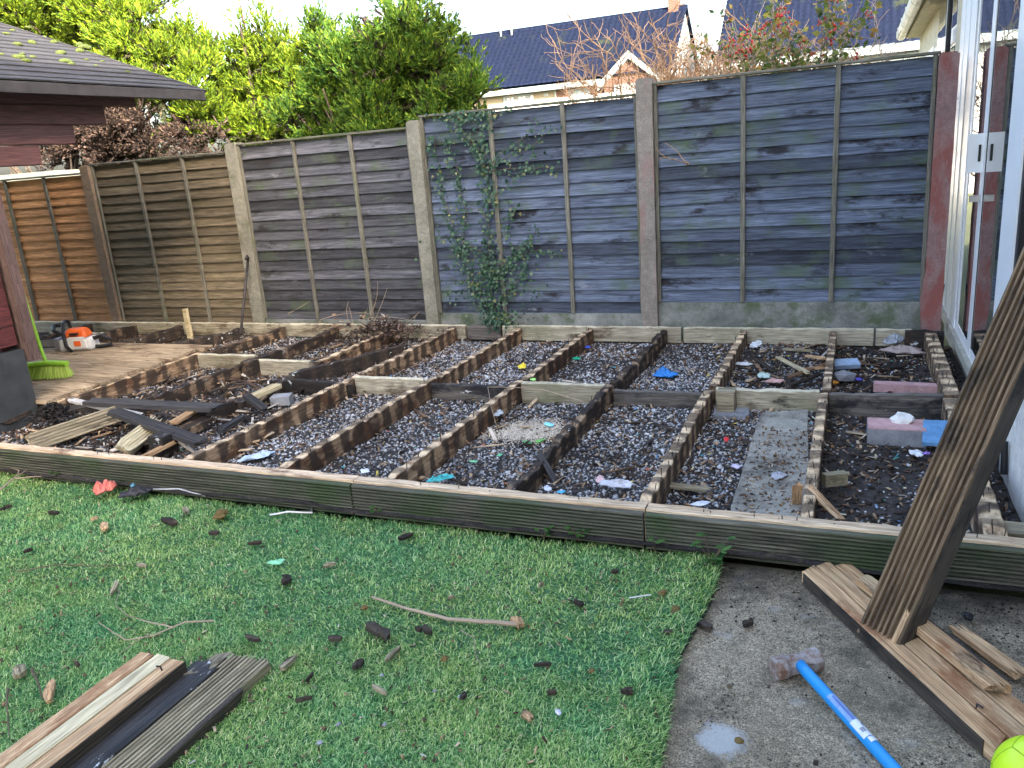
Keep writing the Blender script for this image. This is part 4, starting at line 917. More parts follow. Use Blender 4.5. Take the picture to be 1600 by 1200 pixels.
crumple('plastic_tube','pale green plastic stub on the lawn',432,878,-.14,22,(.25,.62,.40),54,(1.3,.6,.5))
crumple('plastic_scrap','small lilac scrap on the lawn near the corner',872,1112,-.145,14,(.60,.58,.75),55)
def weed(label, px, py, z, n, size, seed):
    c = onZ(px,py,z); rr = random.Random(seed); o = thing('weed', label, 'weed', tuple(c), 'weeds along the front board')
    st = MB(); lf = MB()
    for k in range(n):
        a = rr.uniform(0,6.28); h = rr.uniform(.3,1)*size; d = Vector((math.cos(a)*h*.5,math.sin(a)*h*.35-.01,h)); tip = c+d
        st.tube([c,c+d*.5+Vector((0,0,.01)),tip], .0018, 4)
        for t in range(3):
            b = a+rr.uniform(-1.4,1.4); s = rr.uniform(.014,.028)*(size/.09)**.5; u = Vector((math.cos(b),math.sin(b),rr.uniform(-.2,.5))); v = u.cross(Vector((0,0,1))).normalized()
            lf.add([tip,tip+u*s*.5+v*s*.45,tip+u*s*1.1+v*s*.15,tip+u*s*1.2-v*s*.2,tip+u*s*.5-v*s*.45], [(0,1,2),(0,2,3),(0,3,4)])
    st.build('stem', M['stem'], o); stuff(lf.build('leaves', M['weed'], o))
weed('small weed sprouting from bark at the board joint',592,806,-.15,6,.08,1)
weed('ragged weed at the turf edge under the front board',850,842,-.16,7,.07,2)
weed('dark leaved weed along the front board',905,846,-.16,8,.07,3)
weed('long stemmed weed beside the front board',1022,862,-.165,5,.09,4)
weed('bright leafy weed at the corner of the turf',1112,885,-.17,11,.12,5)
weed('sprig of grass weed at the far left of the lawn',90,745,-.13,6,.05,6)

# bramble twig lying over the nogging, and dry brambles by the fence
twig('bramble_twig','thin dry bramble arching over the middle nogging',[(912,628),(850,612),(800,603),(762,603),(768,640),(775,662)],.02,.003,M['twig_grey'])
br = thing('dry_bramble','dry brambles tangled over the back beam below the fence','bramble',tuple(onZ(590,520,0)))
mb = MB(); rr = random.Random(5)
for (a, bmid, e) in [((560,545),(590,500),(605,450)),((580,540),(620,520),(655,488)),((590,548),(630,535),(652,490)),((540,560),(560,520),(545,480)),((555,520),(535,495),(545,470)),((450,490),(470,480),(485,470)),((600,545),(625,530),(632,515)),((575,540),(560,500),(575,482)),((575,500),(592,470),(590,440)),((610,540),(570,530),(545,540)),((500,500),(540,485),(580,490)),((560,500),(600,490),(640,500))]:
    yy = rr.uniform(5.95,6.1); p = [onY(*q,yy) for q in (a,bmid,e)]
    pts = [p[0]*(1-t)**2+p[1]*2*t*(1-t)+p[2]*t*t for t in [i/10 for i in range(11)]]; mb.tube(pts, rr.uniform(.003,.0055), 5, .4)
mb.build('stems', M['twig_grey'], br)
lf = MB()
for k in range(260):
    c = onY(rr.gauss(575,38),rr.gauss(515,13),rr.uniform(5.9,6.15)); a = rr.uniform(0,6.28); s = rr.uniform(.01,.03)
    u = Vector((math.cos(a),math.sin(a),rr.uniform(-.6,.6)))*s; v = Vector((-math.sin(a),math.cos(a),rr.uniform(-.6,.6)))*s*.6
    lf.add([c-u,c+v,c+u,c-v], [(0,1,2),(0,2,3)])
stuff(lf.build('dead_leaves', M['litter'], br))
tag(MB().sweep(lin(onY(292,498,6.0)+Vector((0,0,.09)),onY(296,520,6.0)-Vector((0,0,.10)),5), rect(.05,.035), up=(0,1,0), jit=.004, endjag=.02, seed=2).build('wooden_stake', M['plank_pale']), 'short pale stake standing by the left back beam', 'stake')

# ---------------------------------------------------------------- ivy
iv = thing('ivy', 'dark green ivy climbing the grey fence panel', 'ivy', (-2.75,6.2,0))
lines = [([(772,510),(766,440),(762,370),(766,310),(758,262),(752,215),(764,182)],1.5),([(772,505),(742,445),(722,405),(705,350),(690,300),(684,255),(677,212)],.8),([(722,405),(728,335),(715,270),(697,205)],1.0),([(758,262),(735,225),(716,192),(722,186)],.7),([(752,240),(722,205),(700,190)],.6),([(766,440),(800,405),(832,372),(838,358)],1.0),([(828,392),(852,394),(879,396)],.5),([(760,260),(800,228),(838,196),(845,183)],.45),([(772,258),(832,228),(868,198)],.55),([(766,312),(818,268),(845,233)],.45),([(762,266),(826,262),(876,262)],.55),([(772,480),(806,440),(822,420),(820,405)],.9),([(790,372),(800,330),(795,312)],.6),([(795,340),(810,320)],.4),([(742,445),(720,440),(702,436)],.4),([(705,368),(688,372),(682,355)],.5),([(760,400),(735,385),(712,380)],.9),([(766,430),(790,415),(810,388)],1.2),([(745,460),(755,430),(760,400)],1.1),([(765,182),(730,178),(688,190)],.6),([(766,180),(790,172),(800,170)],.35),([(740,180),(715,178),(708,185)],.8)]
st = MB(); LV = []; rr = random.Random(9)
for pts, dens in lines:
    P3 = [onY(*p,6.195) for p in pts]; sm_ = []
    for i in range(len(P3)-1):
        for k in range(6):
            q = P3[i].lerp(P3[i+1],k/6); sm_.append(Vector((q.x+.02*nz(q.x,q.z,1,6),6.205+.01*nz(q.x,q.z,2,9),q.z+.02*nz(q.x,q.z,3,6))))
    sm_.append(P3[-1]); st.tube(sm_, .005*dens**.5, 5, .4)
    for i in range(len(sm_)-1):
        seg = (sm_[i+1]-sm_[i]).length
        for k in range(int(seg*170*dens+rr.random())):
            q = sm_[i].lerp(sm_[i+1],rr.random()); sp = .014+.016*dens; LV.append((q.x+rr.gauss(0,sp),6.185-abs(rr.gauss(0,.022)),q.z+rr.gauss(0,sp)))
for k in range(230):
    c = onY(rr.gauss(782,14),rr.gauss(500,8),6.15); LV.append((c.x,6.12+rr.uniform(-.03,.06),c.z+.01))
for k in range(260):
    c = onY(rr.gauss(765,38),rr.gauss(430,30),6.18); LV.append((c.x,6.17+rr.uniform(-.03,.02),c.z))
for k in range(90):
    c = onY(rr.gauss(725,28),rr.gauss(178,3),6.2); LV.append((c.x,6.2+rr.uniform(-.05,.06),c.z))
st.build('stems', M['stem'], iv); lf = MB()
for (x, y, z) in LV:
    s = rr.uniform(.010,.023); a = rr.uniform(-2.6,-.5); u = Vector((math.cos(a),rr.uniform(-.5,.2),math.sin(a))).normalized(); nn = Vector((rr.uniform(-.6,.6),-1,rr.uniform(-.3,.9))).normalized(); v = u.cross(nn).normalized(); c = Vector((x,y,z)); f = nn*s*.22
    lf.add([c-f*.5, c+u*s*.15+v*s*.75+f*.3, c+u*s*.75+v*s*.5-f*.2, c+u*s*1.5, c+u*s*.75-v*s*.5-f*.2, c+u*s*.15-v*s*.75+f*.3], [(0,1,2,3),(0,3,4,5)])
stuff(lf.build('leaves', M['ivy'], iv))

# ---------------------------------------------------------------- cabin on the left
cab = thing('log_cabin', 'dark red garden cabin with a mossy felt roof', 'cabin', (-5.1,2.6,-.15))
CX = -5.1
zrow = .42
MB().box((-8.4,1.0,-.12),(CX+.015,3.6,.385)).build('base', M['plinth'], cab)
nrow = 0
while zrow < 1.56:
    MB().sweep(lin((CX-.028,1.0,zrow+.062),(CX-.028,3.58,zrow+.062),8), rect(.056,.1275,.003), jit=.001, seed=nrow).build('wall_board', M['cabin_dark'], cab); zrow += .1285; nrow += 1
for k, (zb_, ye) in enumerate([(1.556,4.06),(1.688,4.36),(1.818,4.655),(1.950,4.965)]):
    hh = .128
    MB().sweep(lin((CX-.022,.9,zb_+hh/2),(CX-.022,ye,zb_+hh/2),12), rect(.062,hh,.006), jit=.001, seed=30+k, endjag=.006).build('bracket_board', M['cabin'], cab)
# back part of the wall, gable side
MB().box((-8.4,3.50,.38),(CX-.06,3.56,2.0)).build('end_wall', M['cabin_dark'], cab)
zz = .30; k = 0
while zz < 1.53:
    MB().sweep(lin((CX-.30,3.60+.045,zz+.062),(CX+.05,3.60+.045,zz+.062),5), rect(.07,.1283,.0006), jit=.0006, seed=50, endjag=.0).build('log_end', M['cabin_end'], cab); zz += .1285; k += 1
# roof: slope from the eave at X=-4.8 up to the ridge, overlapping shingle courses
E0, E1 = Vector((-4.78,.6,2.045)), Vector((-4.78,5.36,2.045)); rise = .36; slope = Vector((-1,0,rise)).normalized(); Lr = 2.9
nrm = Vector((rise,0,1)).normalized()
MB().add([E0+slope*0-nrm*.02,E1-nrm*.02,E1+slope*Lr-nrm*.02,E0+slope*Lr-nrm*.02,E0-nrm*.045,E1-nrm*.045,E1+slope*Lr-nrm*.045,E0+slope*Lr-nrm*.045],[(0,1,2,3),(7,6,5,4),(0,4,5,1),(1,5,6,2),(2,6,7,3),(3,7,4,0)]).build('roof_boarding', M['fascia'], cab)
R1 = Vector((-4.78-2*Lr*slope.x*-1,0,0))
MB().add([E0+slope*Lr,E1+slope*Lr,E1+slope*Lr+Vector((-2.7,0,-1.0)),E0+slope*Lr+Vector((-2.7,0,-1.0))],[(0,1,2,3)]).build('far_roof_slope', M['felt'], cab)
for i in range(19):
    s0 = i*.155-.02; N = 60; vs = []
    for q in range(N+1):
        t = q/N; p = E0.lerp(E1,t); wob = .006*nz(p.y*3,i,0,1)+.012*max(0,nz(p.y*.9,i*.3,4,1)); sag = .012*math.sin(t*5+1)*(1 if i == 0 else 0)
        lo = p+slope*(s0+wob*.6)+nrm*(.012+wob*.4)-Vector((0,0,sag)); hi = p+slope*(s0+.19)+nrm*.001
        vs += [lo-nrm*.009, lo, hi]
    fs = []
    for q in range(N):
        a = q*3; fs += [(a,a+3,a+4,a+1),(a+1,a+4,a+5,a+2)]
    MB().add(vs,fs).build('shingle_course', M['felt'], cab)
MB().sweep(lin(E0+Vector((.012,0,-.035)),E1+Vector((.012,0,-.035)),24), rect(.022,.07,.003), jit=.004, seed=3).build('eave_fascia', M['fascia'], cab)
MB().sweep(lin(E1+Vector((0,.012,-.03)),E1+slope*Lr+Vector((0,.012,-.03)),18), rect(.022,.09,.003), jit=.003, seed=4).build('verge_board', M['fascia'], cab)
MB().sweep(lin((CX+.16,1.,2.02),(CX+.16,5.2,2.02),12), rect(.05,.05), jit=.001).build('purlin', M['cabin'], cab)
rr = random.Random(3)
for (px, py, s) in [(28,72,16),(50,69,16),(30,92,22),(42,98,18),(35,87,10),(95,85,18),(103,99,22),(112,103,14),(125,82,16),(133,76,22),(124,71,12),(85,68,14),(10,55,12),(45,45,12),(2,88,12),(52,92,12),(136,96,10),(70,60,8),(150,105,8),(160,98,8),(20,50,10),(200,115,10),(170,90,7)]:
    v = ray(px,py); t = (Vector(E0)-Vector(O0)).dot(nrm)/Vector(v).dot(nrm); c = Vector(O0+v*t); r_ = px_size(c,s)/2
    MB().lump((c.x,c.y,c.z+.012),r_,rr.randint(0,99),.5,2,(.7,1,.45)).build('moss_clump', M['moss'], cab, True)
tag(MB().box((-11.2,7.4,-.3),(-9.15,8.2,1.62)).build('outbuilding', plain('pale outbuilding', (.20,.205,.17), .8, var=.1, vs=3.)), 'pale low outbuilding wall seen behind the fence under the cabin eave', 'outbuilding')

# ---------------------------------------------------------------- house on the right
ho = thing('house', 'white framed glazed house wall along the right of the deck', 'house', (.66,4.,-.2))
HX = .66
MB().box((HX+.02,2.2,-.2),(HX+.30,12.,-.03)).build('plinth', M['sill'], ho)
MB().box((HX-.03,3.95,-.03),(HX+.10,6.95,.028)).build('sill', M['sill'], ho)
MB().box((HX-.015,-2.,-.2),(HX+.25,3.94,.36)).build('dwarf_wall', M['render_white'], ho)
MB().box((HX-.045,2.0,.362),(HX+.12,3.98,.39)).build('window_sill', M['white_pvc'], ho)
MB().box((HX+.06,-2.,.392),(HX+.25,3.0,2.6)).build('wall', M['render_white'], ho)
MB().box((HX-.006,6.97,-.2),(HX+.25,7.25,2.62)).build('wall', M['render_cream'], ho)
MB().box((HX+.02,9.0,-.2),(HX+.25,12.,2.62)).build('wall', M['render_cream'], ho)
def vbar(nm, y0, y1, z0, z1, mt='white_pvc', xo=0., d=.07):
    return MB().box((HX-xo,y0,z0),(HX-xo+d,y1,z1)).build(nm, M[mt], ho)
fr = vbar('door_frame', 6.07,6.95,.03,2.25,xo=.008)
MB().box((HX-.014,6.36,.03),(HX-.008,6.44,2.25)).build('door_bead', M['white_pvc'], fr)
MB().box((HX-.012,6.66,.03),(HX-.008,6.74,2.25)).build('door_bead', M['white_pvc'], fr)
vbar('gasket',6.03,6.07,.03,2.25,'gasket',.001)
vbar('door_bead',5.95,6.03,.03,2.25,xo=.004)
dr = vbar('door_pane',5.39,5.95,.09,2.20,'glass',-.0005,.02)
vbar('door_stile',5.26,5.39,.03,2.25,xo=.005)
vbar('gasket',5.235,5.26,.03,2.25,'gasket',.001)
vbar('door_pane',4.50,5.235,.09,2.20,'glass',-.0005,.02)
vbar('door_stile',4.13,4.50,.03,2.25,xo=.009)
vbar('gasket',4.07,4.13,.03,2.25,'gasket',.001)
vbar('window_pane',3.10,4.00,.40,2.20,'glass',-.02,.02)
vbar('door_rail',3.98,6.95,2.252,2.36,xo=.010); vbar('door_rail',4.07,6.07,2.20,2.252,xo=.0025); vbar('door_rail',4.13,6.07,.028,.09,xo=.0025)
vbar('window_rail',3.0,3.98,.392,.44,xo=.0)
pt = MB().box((HX-.085,5.292,1.09),(HX-.006,5.306,1.30)).build('handle_plate', M['white_pvc'], ho)
MB().box((HX-.035,5.286,1.15),(HX-.022,5.292,1.24)).build('handle_slot', M['black_plastic'], pt)
MB().box((HX-.06,5.286,.93),(HX-.006,5.31,.965)).build('latch', M['steel'], ho)
# windows beyond the fence
for k, (y0, y1) in enumerate([(7.25,7.62),(7.66,8.1),(8.14,8.9)]):
    w_ = MB().box((HX-.004,y0,.9),(HX+.05,y1+.04,2.6)).build('window_frame', M['white_pvc'], ho)
    MB().box((HX-.008,y0+.05,1.0),(HX-.004,y1,1.92)).build('window_pane', M['glass'], w_)
    MB().box((HX-.008,y0+.05,2.06),(HX-.004,y1,2.5)).build('window_pane', M['glass'], w_)
MB().box((HX-.02,7.25,1.94),(HX+.0,9.0,2.03)).build('transom', M['white_pvc'], ho)
MB().box((HX+.012,9.6,1.2),(HX+.02,10.6,2.1)).build('recess', M['white_pvc'], ho)
g0 = MB().sweep(lin((.47,4.,2.50),(.47,12.1,2.44),16), [(-.055,.05),(-.05,-.02),(-.02,-.05),(.02,-.05),(.05,-.02),(.055,.05)], jit=.002).build('gutter', M['gutter'], ho)
for k in range(9): MB().sweep([(.47,4.4+k*.9,2.50-.0066*k),(.47,4.47+k*.9,2.50-.0066*k)], [(-.062,.055),(-.056,-.024),(-.022,-.056),(.022,-.056),(.056,-.024),(.062,.055)]).build('gutter_joint', M['gutter'], g0)
MB().box((.53,3.8,2.40),(HX+.05,12.05,2.58)).build('soffit', M['render_cream'], ho)
MB().add([(.45,3.0,2.56),(.45,12.1,2.56),(4.2,12.1,4.0),(4.2,3.0,4.0)],[(0,1,2,3)]).build('extension_roof', M['felt'], ho)
MB().tube([(HX-.05,7.35,2.4),(HX-.05,7.35,1.0),(HX-.05,7.35,-.1)], .018, 8).build('drain_pipe', M['black_plastic'], ho)
MB().tube([(HX-.03,3.72,-.08),(HX-.035,3.74,.06)], .014, 8).build('vent_cover', M['black_plastic'], ho)
# unseen two storey main house behind the extension, sized to shade garden and fence
MB().box((1.2,-9.,-.2),(8.5,3.0,5.9)).build('main_wall', M['render_cream'], ho)
MB().box((HX+.08,-9.,-.2),(1.2,2.98,2.7)).build('main_wall', M['render_white'], ho)
MB().add([(.9,-9.3,5.85),(.9,3.3,5.85),(4.8,3.3,8.3),(4.8,-9.3,8.3),(8.8,-9.3,5.85),(8.8,3.3,5.85)],[(0,1,2,3),(3,2,5,4),(1,5,2),(0,3,4)]).build('main_roof', M['roof_blue'], ho)
for k in range(3):
    w_ = MB().box((1.14,-6.+k*2.6,3.2),(1.2,-4.6+k*2.6,4.5)).build('upper_window', M['white_pvc'], ho); MB().box((1.13,-5.9+k*2.6,3.3),(1.14,-4.7+k*2.6,4.4)).build('pane', M['glass'], w_)

# ---------------------------------------------------------------- far houses
def tile_roof(name, x0, x1, y0, z0, y1, z1, parent, seed=0, tw=.33, tc=.34):
    """sloping roof of real pantiles: rolls across, steps between courses"""
    dy, dz = y1-y0, z1-z0; L = math.hypot(dy,dz); nc = int(L/tc); nx = int((x1-x0)/tw); n_ = Vector((0,-dz/L,dy/L))
    sub = 4; xs = [x0+(x1-x0)*i/(nx*sub) for i in range(nx*sub+1)]; V = []; 
    for c in range(nc):
        for e in (0,1):
            for i, x in enumerate(xs):
                ph = (i%sub)/sub; roll = .045*math.sin(ph*math.pi) 
                t = (c+e)/nc; h = (.10 if e == 0 else .0)+roll*.8
                V.append((x,y0+dy*t+n_.y*h,z0+dz*t+n_.z*h))
    m_ = len(xs); F = []
    for r_ in range(nc*2-1):
        for i in range(m_-1): a = r_*m_+i; F.append((a,a+1,a+m_+1,a+m_))
    return np_mesh(name, np.array(V), np.array(F), M['roof_blue'], parent)
def far_window(parent, x0, x1, z0, z1, y, mull=1, bars=1, lattice=False):
    f = MB(); t = .07
    f.box((x0,y-.06,z0),(x0+t,y+.02,z1)); f.box((x1-t,y-.06,z0),(x1,y+.02,z1)); f.box((x0+t,y-.06,z1-t),(x1-t,y+.02,z1)); f.box((x0+t,y-.06,z0),(x1-t,y+.02,z0+t))
    for k in range(1,mull+1):
        xm = x0+(x1-x0)*k/(mull+1); f.box((xm-t*.5,y-.055,z0+t),(xm+t*.5,y+.02,z1-t))
    w_ = f.build('window', M['far_white'], parent)
    MB().box((x0+t,y-.01,z0+t),(x1-t,y+.0,z1-t)).build('pane', M['far_glass'], w_)
    b = MB()
    for k in range(1,3*(mull+1)):
        xm = x0+(x1-x0)*k/(3*(mull+1)); b.box((xm-.012,y-.03,z0+t),(xm+.012,y-.012,z1-t))
    for k in range(1,4): zm = z0+(z1-z0)*k/4; b.box((x0+t,y-.033,zm-.012),(x1-t,y-.030,zm+.012))
    b.build('glazing_bars', M['far_white'], w_); return w_
HYF = 45.
h1 = thing('terraced_house', 'house with a dark blue tiled roof and a small brick gable beyond the fence', 'house', (-15,HYF,0))
MB().box((-26.,HYF,-.3),(-15.49,HYF+8,4.75)).build('wall', M['far_cream'], h1)
MB().box((-15.488,HYF-.01,-.3),(-9.05,HYF+8,4.75)).build('brick_wall', M['brick'], h1)
rf = tile_roof('roof', -26.3,-8.9,HYF-.45,4.92,HYF+4.,8.52,h1)
MB().add([(-26.3,HYF+4,8.5),(-8.9,HYF+4,8.5),(-8.9,HYF+8.4,4.9),(-26.3,HYF+8.4,4.9)],[(0,1,2,3)]).build('back_slope', M['roof_blue'], h1)
MB().add([(-9.06,HYF,4.75),(-9.06,HYF+8,4.75),(-9.06,HYF+4,8.35)],[(0,1,2)]).build('gable_end', M['far_white'], h1)
MB().box((-26.3,HYF+3.88,8.44),(-8.9,HYF+4.12,8.60)).build('ridge_tiles', M['roof_blue'], h1)
MB().box((-26.2,HYF-.5,4.62),(-12.75,HYF-.02,4.90)).build('fascia', M['far_white'], h1)
MB().box((-9.7,HYF-.5,4.62),(-8.9,HYF-.02,4.90)).build('fascia', M['far_white'], h1)
# projecting brick gable
gx0, gx1, ga = -12.62, -9.75, (-11.2,6.1)
gm = MB(); gy = HYF-.35
gm.add([(gx0,gy,-.3),(gx1,gy,-.3),(gx1,gy,4.7),(ga[0],gy,5.98),(gx0,gy,4.7),(gx0,gy+2,-.3),(gx1,gy+2,-.3),(gx1,gy+2,4.7),(ga[0],gy+2,5.98),(gx0,gy+2,4.7)],[(0,1,2,3,4),(0,5,6,1),(1,6,7,2),(0,4,9,5)])
gm.build('gable_wall', M['brick'], h1)
for (xa, xb) in ((gx0-.32,ga[0]),(gx1+.32,ga[0])):
    za, zb_ = 4.62, 6.16
    MB().add([(xa,gy-.2,za),(xb,gy-.2,zb_),(xb,gy-.2,zb_-.42),(xa,gy-.2,za-.32),(xa,gy+.0,za),(xb,gy+.0,zb_),(xb,gy+.0,zb_-.42),(xa,gy+.0,za-.32)],[(0,1,2,3),(4,5,1,0),(7,6,5,4),(3,2,6,7)]).build('barge_board', M['far_white'], h1)
    MB().add([(xa,gy-.24,za+.03),(xb,gy-.24,zb_+.03),(xb,gy+3.2,zb_+.03),(xa,gy+1.0,za+.03)],[(0,1,2,3)]).build('gable_roof', M['roof_blue'], h1)
far_window(h1,-18.63,-16.83,3.6,4.56,HYF-.02,2); far_window(h1,-14.75,-13.50,3.6,4.56,HYF-.03,1); far_window(h1,-12.05,-10.55,3.55,4.50,gy-.03,1)
for k in range(5):
    x = -18.4+k*.36
    MB().sweep([(x,HYF-.075,3.7),(x+.03,HYF-.075,4.1),(x+.08*(-1)**k,HYF-.075,4.45)], rect(.14,.012,.002), up=(0,1,0)).build('curtain', M['curtain'], h1)
MB().box((-16.2,HYF-.06,4.33),(-15.95,HYF,4.52)).build('alarm_box', M['far_white'], h1)
MB().box((-15.56,HYF-.03,-.3),(-15.47,HYF-.012,4.7)).build('down_pipe', M['far_white'], h1)
MB().box((-9.9,HYF+3.6,8.0),(-9.35,HYF+4.4,9.9)).build('chimney', M['brick'], h1)
for x in (-20.0,-19.3):
    v_ = MB().tube([(x,HYF+3.6,8.1),(x,HYF+3.6,8.75)], .05, 6); v_.box((x-.18,HYF+3.5,8.0),(x+.18,HYF+3.7,8.1)); v_.build('roof_vent', M['far_white'], h1)
h2 = thing('terraced_house', 'second dark roofed house behind the berry shrub', 'house', (0,HYF,0))
MB().box((-6.6,HYF,-.3),(12,HYF+8,4.75)).build('wall', M['far_white'], h2)
tile_roof('roof', -6.75,12.2,HYF-.45,4.92,HYF+4.,8.55,h2)
MB().add([(-6.6,HYF,4.75),(-6.6,HYF+8,4.75),(-6.6,HYF+4,8.4)],[(2,1,0)]).build('gable_end', M['far_white'], h2)
MB().box((-6.7,HYF-.5,4.62),(12.2,HYF-.02,4.90)).build('fascia', M['far_white'], h2)
for xw in (-5.4,-2.2,1.2,4.6): far_window(h2,xw,xw+1.5,3.5,4.55,HYF-.02,1)
MB().box((1.,HYF+3.6,8.0),(1.8,HYF+4.4,9.9)).build('chimney', M['brick'], h2)
bw = tag(MB().box((-9.6,22.,-.3),(9.,22.25,2.75)).build('garden_wall', M['render_white']), 'white rendered garden wall behind the shrubs', 'wall')
pole = thing('street_pole', 'thin grey pole rising between the conifers', 'pole', tuple(onY(399,150,24.)*1))
pp = onY(399,60,24.); MB().tube([(pp.x,24.,-.3),(pp.x,24.,7.)], .07, 8, .7).build('shaft', M['steel'], pole)

# ---------------------------------------------------------------- conifers
def plumes(lobes, dens, llen=(.11,.24), lw=.020, nl=20, upb=.7, low=-.35, shell=(.74,1.05)):
    """feathery sprays over the skins of the lobes -> arrays"""
    P, D, Ln = [], [], []
    for (c, r) in lobes:
        n_ = int(dens*r*r)
        d = rng.normal(size=(n_*2,3)); d /= np.linalg.norm(d,axis=1)[:,None]
        keep = (d[:,2] > low) & ((d[:,1] < .45) | (rng.random(n_*2) < .25)); d = d[keep][:n_]
        s = rng.uniform(shell[0],shell[1],len(d))
        P.append(np.array(c)[None]+d*r*s[:,None]*np.array([1,1,.95])[None]); out = d*.75+np.array([0,0,upb])[None]+rng.normal(0,.22,(len(d),3)); out /= np.linalg.norm(out,axis=1)[:,None]
        D.append(out); Ln.append(rng.uniform(*llen,len(d)))
    P, D, Ln = np.concatenate(P), np.concatenate(D), np.concatenate(Ln); n_ = len(P)
    a = np.cross(D, rng.normal(size=(n_,3))); a /= np.linalg.norm(a,axis=1)[:,None]; b = np.cross(D,a)
    t = rng.uniform(0.,1.,(n_,nl)); th = rng.uniform(0,6.283,(n_,nl)); 
    base = P[:,None]+D[:,None]*(t*Ln[:,None])[...,None]
    rad = a[:,None]*np.cos(th)[...,None]+b[:,None]*np.sin(th)[...,None]
    ld = D[:,None]*1.0+rad*(.68-.45*t)[...,None]+rng.normal(0,.12,(n_,nl,3)); ld /= np.linalg.norm(ld,axis=2)[...,None]
    ll = (Ln[:,None]*rng.uniform(.27,.52,(n_,nl)))*(1.15-.6*t)
    sd = np.cross(ld, rng.normal(size=(n_,nl,3))); sd /= np.linalg.norm(sd,axis=2)[...,None]; w = (lw*rng.uniform(.6,1.3,(n_,nl)))[...,None]
    tip = base+ld*ll[...,None]; md = base+ld*(ll*.45)[...,None]
    V = np.stack([base,md+sd*w,tip,md-sd*w],2).reshape(-1,3); F = np.arange(len(V)).reshape(-1,4)
    return V, F
def lob(lst, y, jy=.35, k=7):
    """each lobe of the photo's outline, broken into smaller overlapping tufts"""
    out = []
    for (px, py, rp) in lst:
        c = onY(px,py,y+random.uniform(-jy,jy)); r = px_size(c,rp)
        kk = max(4, min(16, int(k*r/.35)))
        for i in range(kk):
            while True:
                d = rng.normal(size=3); d /= np.linalg.norm(d)
                if d[1] < .35: break
            rs = r*random.uniform(.30,.52); out.append((tuple(np.array(c)+d*(r-rs*.5)*np.array([1,1,.9])), rs))
    return out
def conifer(label, y, lobes, dead, mat, base_px, dens=760, stems=5, spread=.8, lw=.020):
    bx = onY(base_px,250,y).x; o = thing('conifer', label, 'tree', (bx,y,-.25), 'conifers behind the fence')
    tr = MB(); lb = lob(lobes,y)
    tr.tube([(bx,y,-.3),(bx+.05,y,.8),(bx-.03,y+.05,1.6)], .14, 9, .7)
    for (c, r) in lb[::max(1,len(lb)//16)]:
        st_ = Vector((bx+random.uniform(-.1,.1),y+.1,random.uniform(.5,1.5))); e = Vector(c); mid_ = st_.lerp(e,.5)+Vector((random.uniform(-.2,.2),.1,random.uniform(-.1,.25)))
        tr.tube([st_*(1-t)**2+mid_*2*t*(1-t)+e*t*t for t in [i/7 for i in range(8)]], .05, 6, .25)
    for k in range(stems*3):
        st_ = Vector((bx+random.uniform(-.3,.3),y-.1,random.uniform(.3,1.))); e = Vector((bx+random.uniform(-spread,spread)*1.5,y-random.uniform(0,.6),random.uniform(1.5,2.3)))
        tr.tube(lin(st_,e,5), .028, 5, .3)
    tr.build('trunk', M['bark'], o)
    V, F = plumes(lb, dens, lw=lw); 
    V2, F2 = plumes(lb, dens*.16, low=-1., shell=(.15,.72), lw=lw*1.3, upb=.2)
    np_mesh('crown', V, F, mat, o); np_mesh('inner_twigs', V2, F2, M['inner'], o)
    if dead:
        dl = lob(dead,y-.1,.2,6); V, F = plumes(dl, dens*.9, (.08,.2), .010, 14, .15, shell=(.2,1.1)); np_mesh('dead_foliage', V, F, M['dead'], o)
    return o
conifer('tall golden conifer with brown undergrowth behind the cabin', 8.7,
  [(100,45,62),(170,70,52),(235,50,55),(60,15,50),(295,95,45),(250,120,48),(170,-5,62),(90,-35,60),(320,142,36),(345,112,24),(240,-12,38),(210,20,45),(130,15,50),(280,60,36),(200,110,42),(265,168,22),(290,188,22),(326,200,26),(345,175,28),(215,238,18),(262,252,14),(330,235,16),(235,232,12),(60,60,60),(20,40,55),(130,120,50),(230,150,40),(330,215,30),(290,215,26),(185,85,38),(145,95,34),(40,-20,50),(310,170,24)],
  [(200,190,52),(150,205,46),(250,205,44),(310,222,34),(120,232,40),(95,250,30),(240,150,34),(180,160,36),(285,235,30),(170,235,38),(225,215,36),(90,215,30),(290,150,24),(150,180,60),(80,190,50),(130,250,40),(190,255,40),(250,245,36),(160,225,50),(60,230,30),(300,245,30),(340,230,24)], M['golden'], 95, 2100, lw=.0085)
conifer('middle golden conifer with a thin double spire', 9.1,
  [(420,185,48),(392,140,44),(440,130,46),(485,155,38),(388,72,22),(420,95,34),(428,55,22),(382,35,12),(380,5,9),(378,-20,7),(478,105,32),(362,190,42),(400,215,44),(380,100,30),(455,180,40),(470,205,40),(360,150,30),(500,190,34),(415,30,14),(450,90,26)],
  [(490,165,20),(500,210,18)], M['golden'], 420, 2300, lw=.0085)
conifer('broad green conifer in front of the blue roofed house', 8.4,
  [(600,195,70),(530,175,58),(675,165,58),(565,120,52),(640,120,56),(508,72,28),(500,42,18),(645,45,26),(612,22,20),(690,95,42),(725,165,40),(480,205,42),(745,188,22),(660,30,24),(675,60,26),(530,110,38),(555,65,22),(735,130,26),(700,195,40),(640,190,50),(550,205,44),(520,80,24),(690,60,20),(742,92,12),(715,112,24),(748,150,18),(560,45,14),(655,8,16),(602,95,40),(600,150,60),(540,155,50),(660,120,50),(620,70,34),(590,220,50),(700,150,40)],
  [(600,45,24),(625,30,18),(702,128,18),(590,65,22),(640,0,14)], M['green'], 600, 2300, lw=.0085)

